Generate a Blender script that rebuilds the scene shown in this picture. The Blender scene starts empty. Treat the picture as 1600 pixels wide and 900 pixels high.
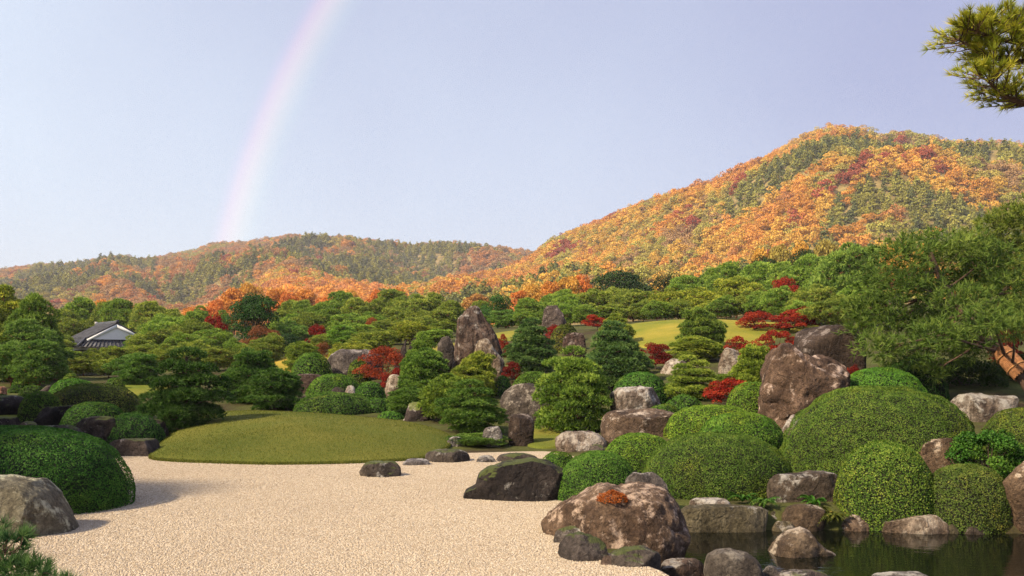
import bpy, math, random
import numpy as np
from mathutils import Vector

# ------------------------------------------------------------------ camera, sky, sun, exposure
SC = bpy.context.scene
COL = SC.collection
F = 1422.0          # focal length in photograph pixels (1600 wide)
HY = 560.0          # photograph row of the eye level
H = 2.6             # eye height above the gravel
rad = math.radians

cam = bpy.data.cameras.new('camera'); cam_ob = bpy.data.objects.new('camera', cam); COL.objects.link(cam_ob)
cam.sensor_width = 36.0; cam.lens = 36.0 * F / 1600.0
cam.shift_y = (HY - 450.0) / 1600.0
cam.clip_start = 0.1; cam.clip_end = 20000
cam_ob.location = (0, 0, H); cam_ob.rotation_euler = (rad(90), 0, 0)
SC.camera = cam_ob

SUN_AZ, SUN_EL = rad(58.0), rad(40.0)      # light travels towards azimuth SUN_AZ (right of straight ahead)
sun = bpy.data.lights.new('sun', 'SUN'); sun_ob = bpy.data.objects.new('sun', sun); COL.objects.link(sun_ob)
sun.energy = 3.4; sun.angle = rad(4.0); sun.color = (1.0, 0.82, 0.58)
sd = Vector((math.sin(SUN_AZ) * math.cos(SUN_EL), math.cos(SUN_AZ) * math.cos(SUN_EL), -math.sin(SUN_EL)))
sun_ob.rotation_euler = sd.to_track_quat('-Z', 'Y').to_euler()

world = bpy.data.worlds.new('World'); SC.world = world; world.use_nodes = True
wt = world.node_tree; wt.nodes.clear()
def wn(t, **k):
    n = wt.nodes.new(t)
    for a, b in k.items(): setattr(n, a, b)
    return n
sky = wn('ShaderNodeTexSky', sky_type='NISHITA', sun_disc=False)
sky.sun_elevation = SUN_EL; sky.sun_rotation = SUN_AZ + math.pi
sky.dust_density = 2.0; sky.ozone_density = 3.0
bg_sky = wn('ShaderNodeBackground'); bg_sky.inputs['Strength'].default_value = 0.10
wt.links.new(sky.outputs[0], bg_sky.inputs['Color'])
# thin even cloud sheet, greyer towards the rain cloud on the right
tc = wn('ShaderNodeTexCoord')
nz = wn('ShaderNodeTexNoise'); nz.inputs['Scale'].default_value = 2.1; nz.inputs['Detail'].default_value = 4; nz.inputs['Roughness'].default_value = 0.45
wt.links.new(tc.outputs['Generated'], nz.inputs['Vector'])
dotn = wn('ShaderNodeVectorMath', operation='DOT_PRODUCT'); dotn.inputs[1].default_value = (0.85, 0.0, 0.60)
wt.links.new(tc.outputs['Generated'], dotn.inputs[0])
ad = wn('ShaderNodeMath', operation='MULTIPLY_ADD'); ad.inputs[1].default_value = 0.80
wt.links.new(nz.outputs['Fac'], ad.inputs[0]); wt.links.new(dotn.outputs['Value'], ad.inputs[2])
crw = wn('ShaderNodeValToRGB'); e = crw.color_ramp.elements
e[0].position = 0.12; e[0].color = (0.345, 0.385, 0.445, 1)
e[1].position = 1.0; e[1].color = (0.190, 0.200, 0.300, 1)
wt.links.new(ad.outputs[0], crw.inputs[0])
bg_cl = wn('ShaderNodeBackground'); bg_cl.inputs['Strength'].default_value = 1.0
wt.links.new(crw.outputs[0], bg_cl.inputs['Color'])
mxw = wn('ShaderNodeMixShader'); mxw.inputs[0].default_value = 0.85
wt.links.new(bg_sky.outputs[0], mxw.inputs[1]); wt.links.new(bg_cl.outputs[0], mxw.inputs[2])
outw = wn('ShaderNodeOutputWorld'); wt.links.new(mxw.outputs[0], outw.inputs[0])

vs = SC.view_settings
SC.display_settings.display_device = 'sRGB'
vs.view_transform = 'Standard'; vs.look = 'None'; vs.gamma = 1.0; vs.use_curve_mapping = False
vs.exposure = 1.2
SC.cycles.max_bounces = 6; SC.cycles.diffuse_bounces = 2; SC.cycles.glossy_bounces = 3
SC.cycles.transmission_bounces = 3; SC.cycles.transparent_max_bounces = 8; SC.cycles.volume_bounces = 0
SC.cycles.use_denoising = True; SC.cycles.denoising_prefilter = 'NONE'

# ------------------------------------------------------------------ helpers
RNG = np.random.default_rng(7)

def _hash(ix, iy, iz, seed):
    h = (ix * 374761393 + iy * 668265263 + iz * 2147483647 + seed * 1274126177) & 0xFFFFFFFF
    h = ((h ^ (h >> 13)) * 1274126177) & 0xFFFFFFFF
    h = ((h ^ (h >> 15)) * 2246822519) & 0xFFFFFFFF
    return ((h ^ (h >> 16)) & 0xFFFF) / 32767.5 - 1.0

def noise(p, seed=0):
    p = np.asarray(p, float)
    i = np.floor(p).astype(np.int64); f = p - i; f = f * f * f * (f * (f * 6 - 15) + 10)
    r = 0
    for dx in (0, 1):
        wx = f[:, 0] if dx else 1 - f[:, 0]
        for dy in (0, 1):
            wy = f[:, 1] if dy else 1 - f[:, 1]
            for dz in (0, 1):
                wz = f[:, 2] if dz else 1 - f[:, 2]
                r = r + wx * wy * wz * _hash(i[:, 0] + dx, i[:, 1] + dy, i[:, 2] + dz, seed)
    return r

def fbm(p, seed=0, octv=4, gain=0.5):
    p = np.asarray(p, float); a = 1.0; s = 0; t = 0
    for k in range(octv):
        s = s + a * noise(p * (2.03 ** k) + 17.3 * k, seed + k); t += a; a *= gain
    return s / t

def noise2(x, y, sc, seed=0, octv=3):
    x = np.asarray(x, float); y = np.asarray(y, float)
    return fbm(np.stack([x.ravel() / sc, y.ravel() / sc, np.full(x.size, 0.37)], 1), seed, octv).reshape(x.shape)

def norm(v):
    return v / np.maximum(np.linalg.norm(v, axis=-1, keepdims=True), 1e-9)

def build_mesh(name, verts, faces, mats=(), tone=None, midx=None, smooth=False, fn=None):
    """verts (n,3); faces: (m,k) array or list of such arrays"""
    me = bpy.data.meshes.new(name)
    fl = [np.asarray(a, np.int32) for a in (faces if isinstance(faces, list) else [faces]) if len(a)]
    verts = np.asarray(verts, np.float32)
    me.vertices.add(len(verts)); me.vertices.foreach_set('co', verts.ravel())
    nl = sum(a.size for a in fl); npoly = sum(len(a) for a in fl)
    me.loops.add(nl); me.loops.foreach_set('vertex_index', np.concatenate([a.ravel() for a in fl]))
    me.polygons.add(npoly)
    tot = np.concatenate([np.full(len(a), a.shape[1], np.int32) for a in fl])
    st = np.concatenate([[0], np.cumsum(tot)[:-1]]).astype(np.int32)
    me.polygons.foreach_set('loop_start', st)
    try: me.polygons.foreach_set('loop_total', tot)
    except Exception: pass
    for m in mats: me.materials.append(m)
    if midx is not None: me.polygons.foreach_set('material_index', np.asarray(midx, np.int32))
    if smooth: me.polygons.foreach_set('use_smooth', np.ones(npoly, bool))
    if tone is not None:
        a = me.attributes.new('tone', 'FLOAT', 'POINT'); a.data.foreach_set('value', np.asarray(tone, np.float32))
    me.update(); me.validate()
    return me

def ob(name, data, parent=None, loc=None):
    o = bpy.data.objects.new(name, data); COL.objects.link(o)
    if parent is not None: o.parent = parent
    if loc is not None: o.location = loc
    return o

def tag(o, label=None, cat=None, group=None, kind=None):
    if label: o['label'] = label
    if cat: o['category'] = cat
    if group: o['group'] = group
    if kind: o['kind'] = kind
    return o

def lab(o, label): o['label'] = label; return o

class Soup:
    """collects raw geometry for one mesh"""
    def __init__(s): s.v = []; s.f = {}; s.n = 0; s.t = []
    def add(s, v, f, tone=0.5):
        v = np.asarray(v, float); f = np.asarray(f, np.int64)
        s.v.append(v); s.f.setdefault(f.shape[1], []).append(f + s.n); s.n += len(v)
        s.t.append(np.broadcast_to(np.asarray(tone, float), (len(v),)))
    def mesh(s, name, mats, smooth=False):
        fl = [np.concatenate(s.f[k]) for k in sorted(s.f)]
        return build_mesh(name, np.concatenate(s.v), fl, mats, np.concatenate(s.t), smooth=smooth)

def tube(soup, pts, radii, n=7, tone=0.5, cap=True):
    pts = np.asarray(pts, float); k = len(pts)
    tan = norm(np.gradient(pts, axis=0))
    ref = np.array([0.31, 0.95, 0.1]) if abs(tan[0][2]) > 0.7 else np.array([0.1, 0.2, 0.97])
    a = norm(np.cross(tan, ref)); b = np.cross(tan, a)
    th = np.linspace(0, 2 * np.pi, n, endpoint=False)
    ring = a[:, None, :] * np.cos(th)[None, :, None] + b[:, None, :] * np.sin(th)[None, :, None]
    v = pts[:, None, :] + ring * np.asarray(radii, float)[:, None, None]
    v = v.reshape(-1, 3)
    i = np.arange(k - 1)[:, None] * n + np.arange(n)[None, :]
    j = np.arange(k - 1)[:, None] * n + (np.arange(n)[None, :] + 1) % n
    f = np.stack([i, j, j + n, i + n], -1).reshape(-1, 4)
    soup.add(v, f, tone)
    if cap:
        soup.add(np.vstack([v[-n:], pts[-1:]]), [[q, (q + 1) % n, n] for q in range(n)], tone)
        soup.add(np.vstack([v[:n], pts[:1]]), [[(q + 1) % n, q, n] for q in range(n)], tone)

def bez(p0, p1, p2, n=8):
    t = np.linspace(0, 1, n)[:, None]
    return (1 - t) ** 2 * np.asarray(p0, float) + 2 * t * (1 - t) * np.asarray(p1, float) + t * t * np.asarray(p2, float)

def boxv(x0, x1, y0, y1, z0, z1):
    v = np.array([[x, y, z] for z in (z0, z1) for y in (y0, y1) for x in (x0, x1)], float)
    f = [[0, 2, 3, 1], [4, 5, 7, 6], [0, 1, 5, 4], [2, 6, 7, 3], [0, 4, 6, 2], [1, 3, 7, 5]]
    return v, f

# ------------------------------------------------------------------ materials
def newmat(name):
    m = bpy.data.materials.new(name); m.use_nodes = True; m.node_tree.nodes.clear()
    return m, m.node_tree

class NT:
    def __init__(s, t): s.t = t
    def __call__(s, typ, ins=None, **k):
        n = s.t.nodes.new(typ)
        for a, b in k.items(): setattr(n, a, b)
        for a, b in (ins or {}).items():
            if hasattr(b, 'is_linked') or hasattr(b, 'links'): s.t.links.new(b, n.inputs[a])
            else: n.inputs[a].default_value = b
        return n
    def ramp(s, fac, stops):
        n = s.t.nodes.new('ShaderNodeValToRGB'); el = n.color_ramp.elements
        while len(el) < len(stops): el.new(0.5)
        for q, (p, c) in zip(el, stops): q.position = p; q.color = (*c, 1) if len(c) == 3 else c
        s.t.links.new(fac, n.inputs[0]); return n.outputs[0]
    def mix(s, fac, a, b, mode='MIX'):
        n = s.t.nodes.new('ShaderNodeMix'); n.data_type = 'RGBA'; n.blend_type = mode
        for sock, val in ((n.inputs[0], fac), (n.inputs[6], a), (n.inputs[7], b)):
            if hasattr(val, 'links'): s.t.links.new(val, sock)
            elif isinstance(val, (int, float)): sock.default_value = val
            else: sock.default_value = (*val, 1) if len(val) == 3 else val
        return n.outputs[2]
    def math(s, op, a, b=0.0, c=0.0):
        n = s.t.nodes.new('ShaderNodeMath'); n.operation = op
        for q, val in zip(n.inputs, (a, b, c)):
            if hasattr(val, 'links'): s.t.links.new(val, q)
            else: q.default_value = val
        return n.outputs[0]

def foliage(name, stops, transl=0.25, instancer=False, rough=0.6, patch=None, tcol=(1.2, 1.25, 0.7)):
    m, t = newmat(name); N = NT(t)
    at = N('ShaderNodeAttribute', attribute_name='tone')
    c = N.ramp(at.outputs['Fac'], stops)
    if patch:                                    # broad patches of autumn colour on the shrub itself
        tcn = N('ShaderNodeTexCoord'); oi0 = N('ShaderNodeObjectInfo')
        off = N('ShaderNodeVectorMath', {0: tcn.outputs['Object']}, operation='ADD')
        t.links.new(N.math('MULTIPLY', oi0.outputs['Random'], 37.0), off.inputs[1])
        nn = N('ShaderNodeTexNoise', {'Vector': off.outputs[0], 'Scale': patch[0], 'Detail': 3.0})
        fac = N.ramp(nn.outputs['Fac'], [(patch[1], (0, 0, 0)), (patch[2], (patch[3],) * 3)])
        c = N.mix(fac, c, N.mix(1.0, c, patch[4], 'MULTIPLY'))
    if instancer:
        tint = N('ShaderNodeAttribute', attribute_name='tint', attribute_type='INSTANCER').outputs['Color']
    else:
        tint = N('ShaderNodeObjectInfo').outputs['Color']
    c = N.mix(1.0, c, tint, 'MULTIPLY')
    p = N('ShaderNodeBsdfPrincipled', {'Base Color': c, 'Roughness': rough})
    p.inputs['Specular IOR Level'].default_value = 0.08
    tr = N('ShaderNodeBsdfTranslucent', {'Color': N.mix(1.0, c, tcol, 'MULTIPLY')})
    mx = N('ShaderNodeMixShader', {0: transl, 1: p.outputs[0], 2: tr.outputs[0]})
    N('ShaderNodeOutputMaterial', {'Surface': mx.outputs[0]})
    return m

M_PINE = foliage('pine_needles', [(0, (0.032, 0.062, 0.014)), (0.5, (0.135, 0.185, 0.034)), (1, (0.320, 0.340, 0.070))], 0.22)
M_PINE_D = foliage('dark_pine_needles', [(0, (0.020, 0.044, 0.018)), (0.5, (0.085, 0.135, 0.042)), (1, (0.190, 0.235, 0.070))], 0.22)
M_BOX = foliage('clipped_leaves', [(0, (0.022, 0.050, 0.010)), (0.5, (0.085, 0.160, 0.028)), (1, (0.220, 0.280, 0.060))], 0.22, rough=0.6,
                patch=(0.9, 0.54, 0.72, 0.5, (1.7, 1.0, 0.7)))
M_MAPLE = foliage('maple_leaves', [(0, (0.075, 0.008, 0.008)), (0.5, (0.24, 0.020, 0.014)), (1, (0.42, 0.070, 0.024))], 0.3, tcol=(1.2, 0.9, 0.7))
M_RUST = foliage('rust_leaves', [(0, (0.09, 0.035, 0.018)), (0.5, (0.22, 0.085, 0.035)), (1, (0.34, 0.15, 0.05))], 0.3, tcol=(1.2, 0.9, 0.7))
M_BROAD = foliage('broad_leaves', [(0, (0.014, 0.034, 0.010)), (0.5, (0.040, 0.082, 0.020)), (1, (0.090, 0.140, 0.034))], 0.2, rough=0.45)
M_TREE = foliage('tinted_leaves', [(0, (0.55, 0.52, 0.50)), (0.5, (0.92, 0.92, 0.92)), (1, (1.25, 1.28, 1.20))], 0.25, tcol=(1.2, 1.0, 0.8))
M_FOREST = foliage('forest_leaves', [(0, (0.58, 0.58, 0.58)), (0.5, (0.92, 0.92, 0.92)), (1, (1.22, 1.22, 1.22))], 0.2, instancer=True, tcol=(1.1, 1.0, 0.8))

def plain(name, col, rough=0.8, bump=0.0, bscale=20.0, var=0.25, vscale=4.0, stretch=(1, 1, 1), spec=0.3):
    m, t = newmat(name); N = NT(t)
    tcn = N('ShaderNodeTexCoord')
    mp = N('ShaderNodeMapping', {'Vector': tcn.outputs['Object'], 'Scale': stretch})
    n1 = N('ShaderNodeTexNoise', {'Vector': mp.outputs[0], 'Scale': vscale, 'Detail': 6.0})
    c = N.mix(N.ramp(n1.outputs['Fac'], [(0.3, (0, 0, 0)), (0.7, (1, 1, 1))]), tuple(x * (1 - var) for x in col), tuple(min(1, x * (1 + var)) for x in col))
    c = N.mix(1.0, c, N('ShaderNodeObjectInfo').outputs['Color'], 'MULTIPLY')
    p = N('ShaderNodeBsdfPrincipled', {'Base Color': c, 'Roughness': rough}); p.inputs['Specular IOR Level'].default_value = spec
    if bump:
        n2 = N('ShaderNodeTexNoise', {'Vector': mp.outputs[0], 'Scale': bscale, 'Detail': 8.0})
        b = N('ShaderNodeBump', {'Height': n2.outputs['Fac'], 'Strength': bump, 'Distance': 0.05}); t.links.new(b.outputs[0], p.inputs['Normal'])
    N('ShaderNodeOutputMaterial', {'Surface': p.outputs[0]})
    return m

M_BARK = plain('pine_bark', (0.085, 0.050, 0.034), 0.9, 0.8, 9, 0.5, 5, (1, 1, 0.4))
M_REDBARK = plain('red_pine_bark', (0.34, 0.13, 0.065), 0.9, 0.7, 9, 0.4, 5, (1, 1, 0.4))
M_TWIG = plain('twig', (0.055, 0.040, 0.026), 0.9)
M_CORE = plain('shaded_twig_core', (0.020, 0.026, 0.012), 1.0)  # twig shell under the leaves, coloured dark as shade in the gaps

def rockmat(name, c0, c1, c2, lichen=0.3, lcol=(0.48, 0.45, 0.40), moss=0.0, streak=0.4, lscale=2.6, crack=2.2):
    m, t = newmat(name); N = NT(t)
    tcn = N('ShaderNodeTexCoord'); oi = N('ShaderNodeObjectInfo')
    off = N('ShaderNodeVectorMath', {0: tcn.outputs['Object']}, operation='ADD')
    t.links.new(N.math('MULTIPLY', oi.outputs['Random'], 53.0), off.inputs[1])
    P = off.outputs[0]
    n1 = N('ShaderNodeTexNoise', {'Vector': P, 'Scale': 1.6, 'Detail': 9.0, 'Roughness': 0.62, 'Distortion': 0.6})
    c = N.ramp(n1.outputs['Fac'], [(0.28, c0), (0.50, c1), (0.74, c2)])
    mp = N('ShaderNodeMapping', {'Vector': P, 'Scale': (5.5, 5.5, 0.7)})
    n2 = N('ShaderNodeTexNoise', {'Vector': mp.outputs[0], 'Scale': 1.3, 'Detail': 6.0, 'Roughness': 0.6})
    sk = N.ramp(n2.outputs['Fac'], [(0.40, (0.35, 0.32, 0.30)), (0.62, (1.15, 1.15, 1.15))])
    c = N.mix(streak, c, N.mix(1.0, c, sk, 'MULTIPLY'))
    nf = N('ShaderNodeTexNoise', {'Vector': P, 'Scale': 22.0, 'Detail': 8.0, 'Roughness': 0.7})
    c = N.mix(0.62, c, N.mix(1.0, c, N.ramp(nf.outputs['Fac'], [(0.34, (0.28, 0.27, 0.26)), (0.66, (1.9, 1.85, 1.8))]), 'MULTIPLY'))
    n3 = N('ShaderNodeTexNoise', {'Vector': P, 'Scale': lscale, 'Detail': 12.0, 'Roughness': 0.72})
    geo = N('ShaderNodeNewGeometry'); sx = N('ShaderNodeSeparateXYZ', {0: geo.outputs['Normal']})
    hl = N.math('MULTIPLY_ADD', sx.outputs['Z'], 0.09, n3.outputs['Fac'])
    lf = N.ramp(hl, [(0.66 - 0.22 * lichen, (0, 0, 0)), (0.74 - 0.18 * lichen, (min(1, 0.55 + lichen),) * 3)])
    c = N.mix(lf, c, N.mix(nf.outputs['Fac'], tuple(x * 0.62 for x in lcol), tuple(min(1, x * 1.25) for x in lcol)))
    if moss > 0:
        n4 = N('ShaderNodeTexNoise', {'Vector': P, 'Scale': 2.0, 'Detail': 8.0})
        mm = N.math('MULTIPLY_ADD', sx.outputs['Z'], 0.5, n4.outputs['Fac'])
        c = N.mix(N.ramp(mm, [(0.92 - 0.35 * moss, (0, 0, 0)), (1.0 - 0.3 * moss, (0.85,) * 3)]), c, (0.085, 0.105, 0.025))
    c = N.mix(1.0, c, oi.outputs['Color'], 'MULTIPLY')
    p = N('ShaderNodeBsdfPrincipled', {'Base Color': c, 'Roughness': 0.82}); p.inputs['Specular IOR Level'].default_value = 0.25
    vo = N('ShaderNodeTexNoise', {'Vector': P, 'Scale': 4.5, 'Detail': 12.0, 'Roughness': 0.68, 'Distortion': 0.4})
    wq = N('ShaderNodeTexNoise', {'Vector': P, 'Scale': 1.7, 'Detail': 5.0}); wv = N.mix(0.55, P, wq.outputs['Color'])
    ck = N('ShaderNodeTexVoronoi', {'Vector': wv, 'Scale': crack}, feature='DISTANCE_TO_EDGE')
    ckr = N.ramp(ck.outputs['Distance'], [(0.0, (0, 0, 0)), (0.045, (1, 1, 1))])
    hh = N.math('MULTIPLY_ADD', n2.outputs['Fac'], 0.6 * streak, N.math('MULTIPLY_ADD', ckr, 0.14, vo.outputs['Fac']))
    hh = N.math('MULTIPLY_ADD', nf.outputs['Fac'], 0.25, hh)
    b = N('ShaderNodeBump', {'Height': hh, 'Strength': 1.0, 'Distance': 0.16}); t.links.new(b.outputs[0], p.inputs['Normal'])
    N('ShaderNodeOutputMaterial', {'Surface': p.outputs[0]})
    return m

M_RB = rockmat('brown_stone', (0.022, 0.015, 0.012), (0.080, 0.060, 0.043), (0.180, 0.145, 0.112), 0.30)
M_RL = rockmat('lichened_stone', (0.026, 0.016, 0.012), (0.092, 0.068, 0.048), (0.205, 0.165, 0.125), 0.40, (0.42, 0.36, 0.30), lscale=4.0, crack=1.4)
M_RD = rockmat('dark_stone', (0.010, 0.008, 0.008), (0.026, 0.020, 0.018), (0.065, 0.052, 0.046), 0.10, moss=0.15)
M_RG = rockmat('grey_stone', (0.042, 0.036, 0.032), (0.120, 0.105, 0.094), (0.24, 0.22, 0.20), 0.40, streak=0.5)
M_RP = rockmat('pale_stone', (0.065, 0.042, 0.030), (0.22, 0.175, 0.14), (0.42, 0.37, 0.32), 0.60, (0.50, 0.46, 0.41), streak=0.8)
M_RS = rockmat('streaked_stone', (0.028, 0.018, 0.014), (0.105, 0.068, 0.050), (0.235, 0.185, 0.150), 0.36, (0.40, 0.36, 0.31), streak=1.0)
M_RE = rockmat('edge_stone', (0.024, 0.019, 0.016), (0.070, 0.057, 0.048), (0.150, 0.125, 0.105), 0.22, moss=0.08)
M_RT = rockmat('slab_stone', (0.040, 0.033, 0.018), (0.095, 0.080, 0.046), (0.19, 0.165, 0.11), 0.25, streak=0.55)

# ------------------------------------------------------------------ terrain
TPX = np.array([-900, 0, 300, 600, 850, 1100, 1350, 1600, 2500], float)
TY = np.array([-60, 6, 16.5, 20, 24, 28, 34, 42, 52, 65, 80, 110, 150, 5000], float)
TZ = np.array([
    #-60 6  16.5  20   24   28   34   42   52   65   80  110  150 5000
    [0, 0, 0.00, 0.0, 0.1, 0.3, 0.6, 1.0, 1.5, 2.0, 2.7, 3.8, 6.0, 6],
    [0, 0, 0.00, 0.0, 0.0, 0.2, 0.5, 0.9, 1.3, 1.8, 2.5, 3.5, 6.0, 6],
    [0, 0, 0.00, 0.0, 0.0, 0.2, 0.4, 0.8, 1.4, 2.0, 3.0, 4.0, 6.5, 6],
    [0, 0, 0.00, 0.0, 0.0, 0.2, 0.4, 1.0, 1.9, 3.2, 4.2, 5.5, 7.0, 7],
    [0, 0, 0.00, 0.0, 0.0, 0.1, 0.5, 1.5, 2.8, 4.4, 5.4, 6.5, 8.0, 8],
    [0, 0, 0.02, 0.1, 0.4, 0.8, 1.4, 2.2, 3.3, 5.3, 6.0, 7.5, 9.0, 9],
    [0, 0, 0.08, 0.3, 0.8, 1.3, 2.0, 3.0, 4.2, 5.5, 7.0, 9.0, 11., 11],
    [0, 0, 0.15, 0.6, 1.0, 1.5, 2.2, 3.2, 4.5, 6.0, 8.0, 10., 13., 13],
    [0, 0, 0.20, 0.7, 1.1, 1.6, 2.4, 3.5, 5.0, 6.5, 8.5, 11., 14., 14]], float)

def catmull(pts, n=6):
    p = np.asarray(pts, float); k = len(p); out = []
    for i in range(k):
        a, b, c, d = p[(i - 1) % k], p[i], p[(i + 1) % k], p[(i + 2) % k]
        for t in np.linspace(0, 1, n, endpoint=False):
            out.append(0.5 * (2 * b + (c - a) * t + (2 * a - 5 * b + 4 * c - d) * t * t + (3 * b - a - 3 * c + d) * t ** 3))
    return np.array(out)

def pix(px, py, z=0.0):
    Y = (H - z) * F / (py - HY)
    return ((px - 800) / F * Y, Y)

WATER = -0.30
POND = catmull([pix(1035, 846, WATER), pix(1090, 833, WATER), pix(1200, 831, WATER), pix(1310, 831, WATER), pix(1480, 834, WATER),
                pix(1590, 836, WATER), pix(1750, 838, WATER), (13.5, 13.5), (13, 9.0), (8, 7.6), (4.6, 8.2), pix(1120, 960, WATER), pix(1055, 895, WATER), pix(1012, 866, WATER)], 8)

def poly_sd(x, y, poly):
    """signed distance, negative inside"""
    x = np.asarray(x, float); y = np.asarray(y, float); d = np.full(x.shape, 1e9); ins = np.zeros(x.shape, bool)
    n = len(poly)
    for i in range(n):
        ax, ay = poly[i]; bx, by = poly[(i + 1) % n]
        ex, ey = bx - ax, by - ay; l2 = ex * ex + ey * ey + 1e-12
        t = np.clip(((x - ax) * ex + (y - ay) * ey) / l2, 0, 1)
        d = np.minimum(d, np.hypot(x - ax - t * ex, y - ay - t * ey))
        c = ((ay > y) != (by > y)) & (x < ex * (y - ay) / (by - ay + 1e-12) + ax)
        ins ^= c
    return np.where(ins, -d, d)

def sstep(a, b, v):
    t = np.clip((v - a) / (b - a), 0, 1); return t * t * (3 - 2 * t)

def terrain(x, y):
    x = np.asarray(x, float); y = np.asarray(y, float)
    px = np.clip(800 + x / np.maximum(y, 6.0) * F, TPX[0], TPX[-1])
    yy = np.clip(y, TY[0], TY[-1])
    i = np.clip(np.searchsorted(TPX, px) - 1, 0, len(TPX) - 2); j = np.clip(np.searchsorted(TY, yy) - 1, 0, len(TY) - 2)
    a = (px - TPX[i]) / (TPX[i + 1] - TPX[i]); a = a * a * (3 - 2 * a)
    b = (yy - TY[j]) / (TY[j + 1] - TY[j])
    z = (TZ[i, j] * (1 - a) + TZ[i + 1, j] * a) * (1 - b) + (TZ[i, j + 1] * (1 - a) + TZ[i + 1, j + 1] * a) * b
    near = (y > 4) & (y < 24)
    if np.any(near):
        sdv = np.full(x.shape, 9.0); sdv[near] = poly_sd(x[near], y[near], POND) if x.ndim else poly_sd(x, y, POND)
        lip = sstep(0.7, -0.15, sdv)
        z = z * (1 - lip) + lip * -0.42
        z = np.where(sdv < 0, z - 0.6 * sstep(0, 0.8, -sdv), z)
    return z

def tz(x, y): return float(terrain(np.array([x]), np.array([y]))[0])

def hit(px, py):
    """where the line of sight through a photograph point meets the ground"""
    ys = np.concatenate([np.arange(8, 60, 0.05), np.arange(60, 150, 0.25)])
    d = (H - (py - HY) / F * ys) - terrain((px - 800) / F * ys, ys)
    k = np.where(d <= 0)[0]
    Y = ys[k[0]] if len(k) else 60.0
    return (px - 800) / F * Y, float(Y)

def zpix(py, Y): return H - (py - HY) / F * Y

# ground sheet
def ground_sheet():
    rows = np.concatenate([np.arange(-60, 4, 4.0), np.arange(4, 30, 0.22), np.arange(30, 60, 0.6), np.geomspace(60, 160, 40), np.geomspace(175, 2600, 26)])
    u = np.linspace(-1, 1, 221); u = np.sign(u) * (0.75 * np.abs(u) + 1.6 * np.abs(u) ** 5)
    Yg, Ug = np.meshgrid(rows, u, indexing='ij')
    X = np.clip(Ug * (np.maximum(Yg, 0) + 14), -2600, 2600)
    Z = terrain(X, Yg) + np.where((Yg > 28) & (Yg < 160), 0.12 * noise2(X, Yg, 3.0, 3), 0) - 0.03
    v = np.stack([X, Yg, Z], -1).reshape(-1, 3)
    nr, nc = len(rows), len(u)
    i = (np.arange(nr - 1)[:, None] * nc + np.arange(nc - 1)[None, :])
    f = np.stack([i, i + 1, i + nc + 1, i + nc], -1).reshape(-1, 4)
    m, t = newmat('mossy_earth'); N = NT(t)
    tcn = N('ShaderNodeTexCoord')
    n1 = N('ShaderNodeTexNoise', {'Vector': tcn.outputs['Object'], 'Scale': 0.35, 'Detail': 9.0, 'Roughness': 0.65})
    n2 = N('ShaderNodeTexNoise', {'Vector': tcn.outputs['Object'], 'Scale': 9.0, 'Detail': 8.0, 'Roughness': 0.7})
    c = N.ramp(n1.outputs['Fac'], [(0.35, (0.050, 0.036, 0.020)), (0.52, (0.070, 0.075, 0.022)), (0.7, (0.105, 0.120, 0.030))])
    c = N.mix(0.6, c, N.mix(1.0, c, N.ramp(n2.outputs['Fac'], [(0.3, (0.4, 0.4, 0.4)), (0.7, (1.6, 1.6, 1.6))]), 'MULTIPLY'))
    p = N('ShaderNodeBsdfPrincipled', {'Base Color': c, 'Roughness': 0.95}); p.inputs['Specular IOR Level'].default_value = 0.1
    b = N('ShaderNodeBump', {'Height': n2.outputs['Fac'], 'Strength': 0.7, 'Distance': 0.06}); t.links.new(b.outputs[0], p.inputs['Normal'])
    N('ShaderNodeOutputMaterial', {'Surface': p.outputs[0]})
    o = ob('ground', build_mesh('ground', v, f, [m], smooth=True)); tag(o, kind='structure')
ground_sheet()

# pond
def pond_water():
    m, t = newmat('pond_water'); N = NT(t)
    tcn = N('ShaderNodeTexCoord')
    mp = N('ShaderNodeMapping', {'Vector': tcn.outputs['Object'], 'Scale': (1.0, 2.6, 1.0)})
    n1 = N('ShaderNodeTexNoise', {'Vector': mp.outputs[0], 'Scale': 3.2, 'Detail': 3.0, 'Roughness': 0.5})
    n2 = N('ShaderNodeTexNoise', {'Vector': mp.outputs[0], 'Scale': 0.5, 'Detail': 2.0})
    p = N('ShaderNodeBsdfPrincipled', {'Base Color': (0.004, 0.005, 0.003, 1), 'Roughness': 0.035, 'IOR': 1.33})
    b = N('ShaderNodeBump', {'Height': N.math('MULTIPLY', n1.outputs['Fac'], n2.outputs['Fac']), 'Strength': 0.16, 'Distance': 0.05}); t.links.new(b.outputs[0], p.inputs['Normal'])
    N('ShaderNodeOutputMaterial', {'Surface': p.outputs[0]})
    c = POND.mean(0); q = c + (POND - c) * 1.10
    v = np.vstack([np.c_[q, np.full(len(q), WATER)], [[c[0], c[1], WATER]]]); n = len(q)
    f = np.array([[i, (i + 1) % n, n] for i in range(n)])
    # consistent upward normal
    if np.cross(np.append(q[1] - q[0], 0), np.append(c - q[0], 0))[2] < 0: f = f[:, ::-1]
    o = ob('pond', build_mesh('pond', v, f, [m])); tag(o, kind='structure')
pond_water()

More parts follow.
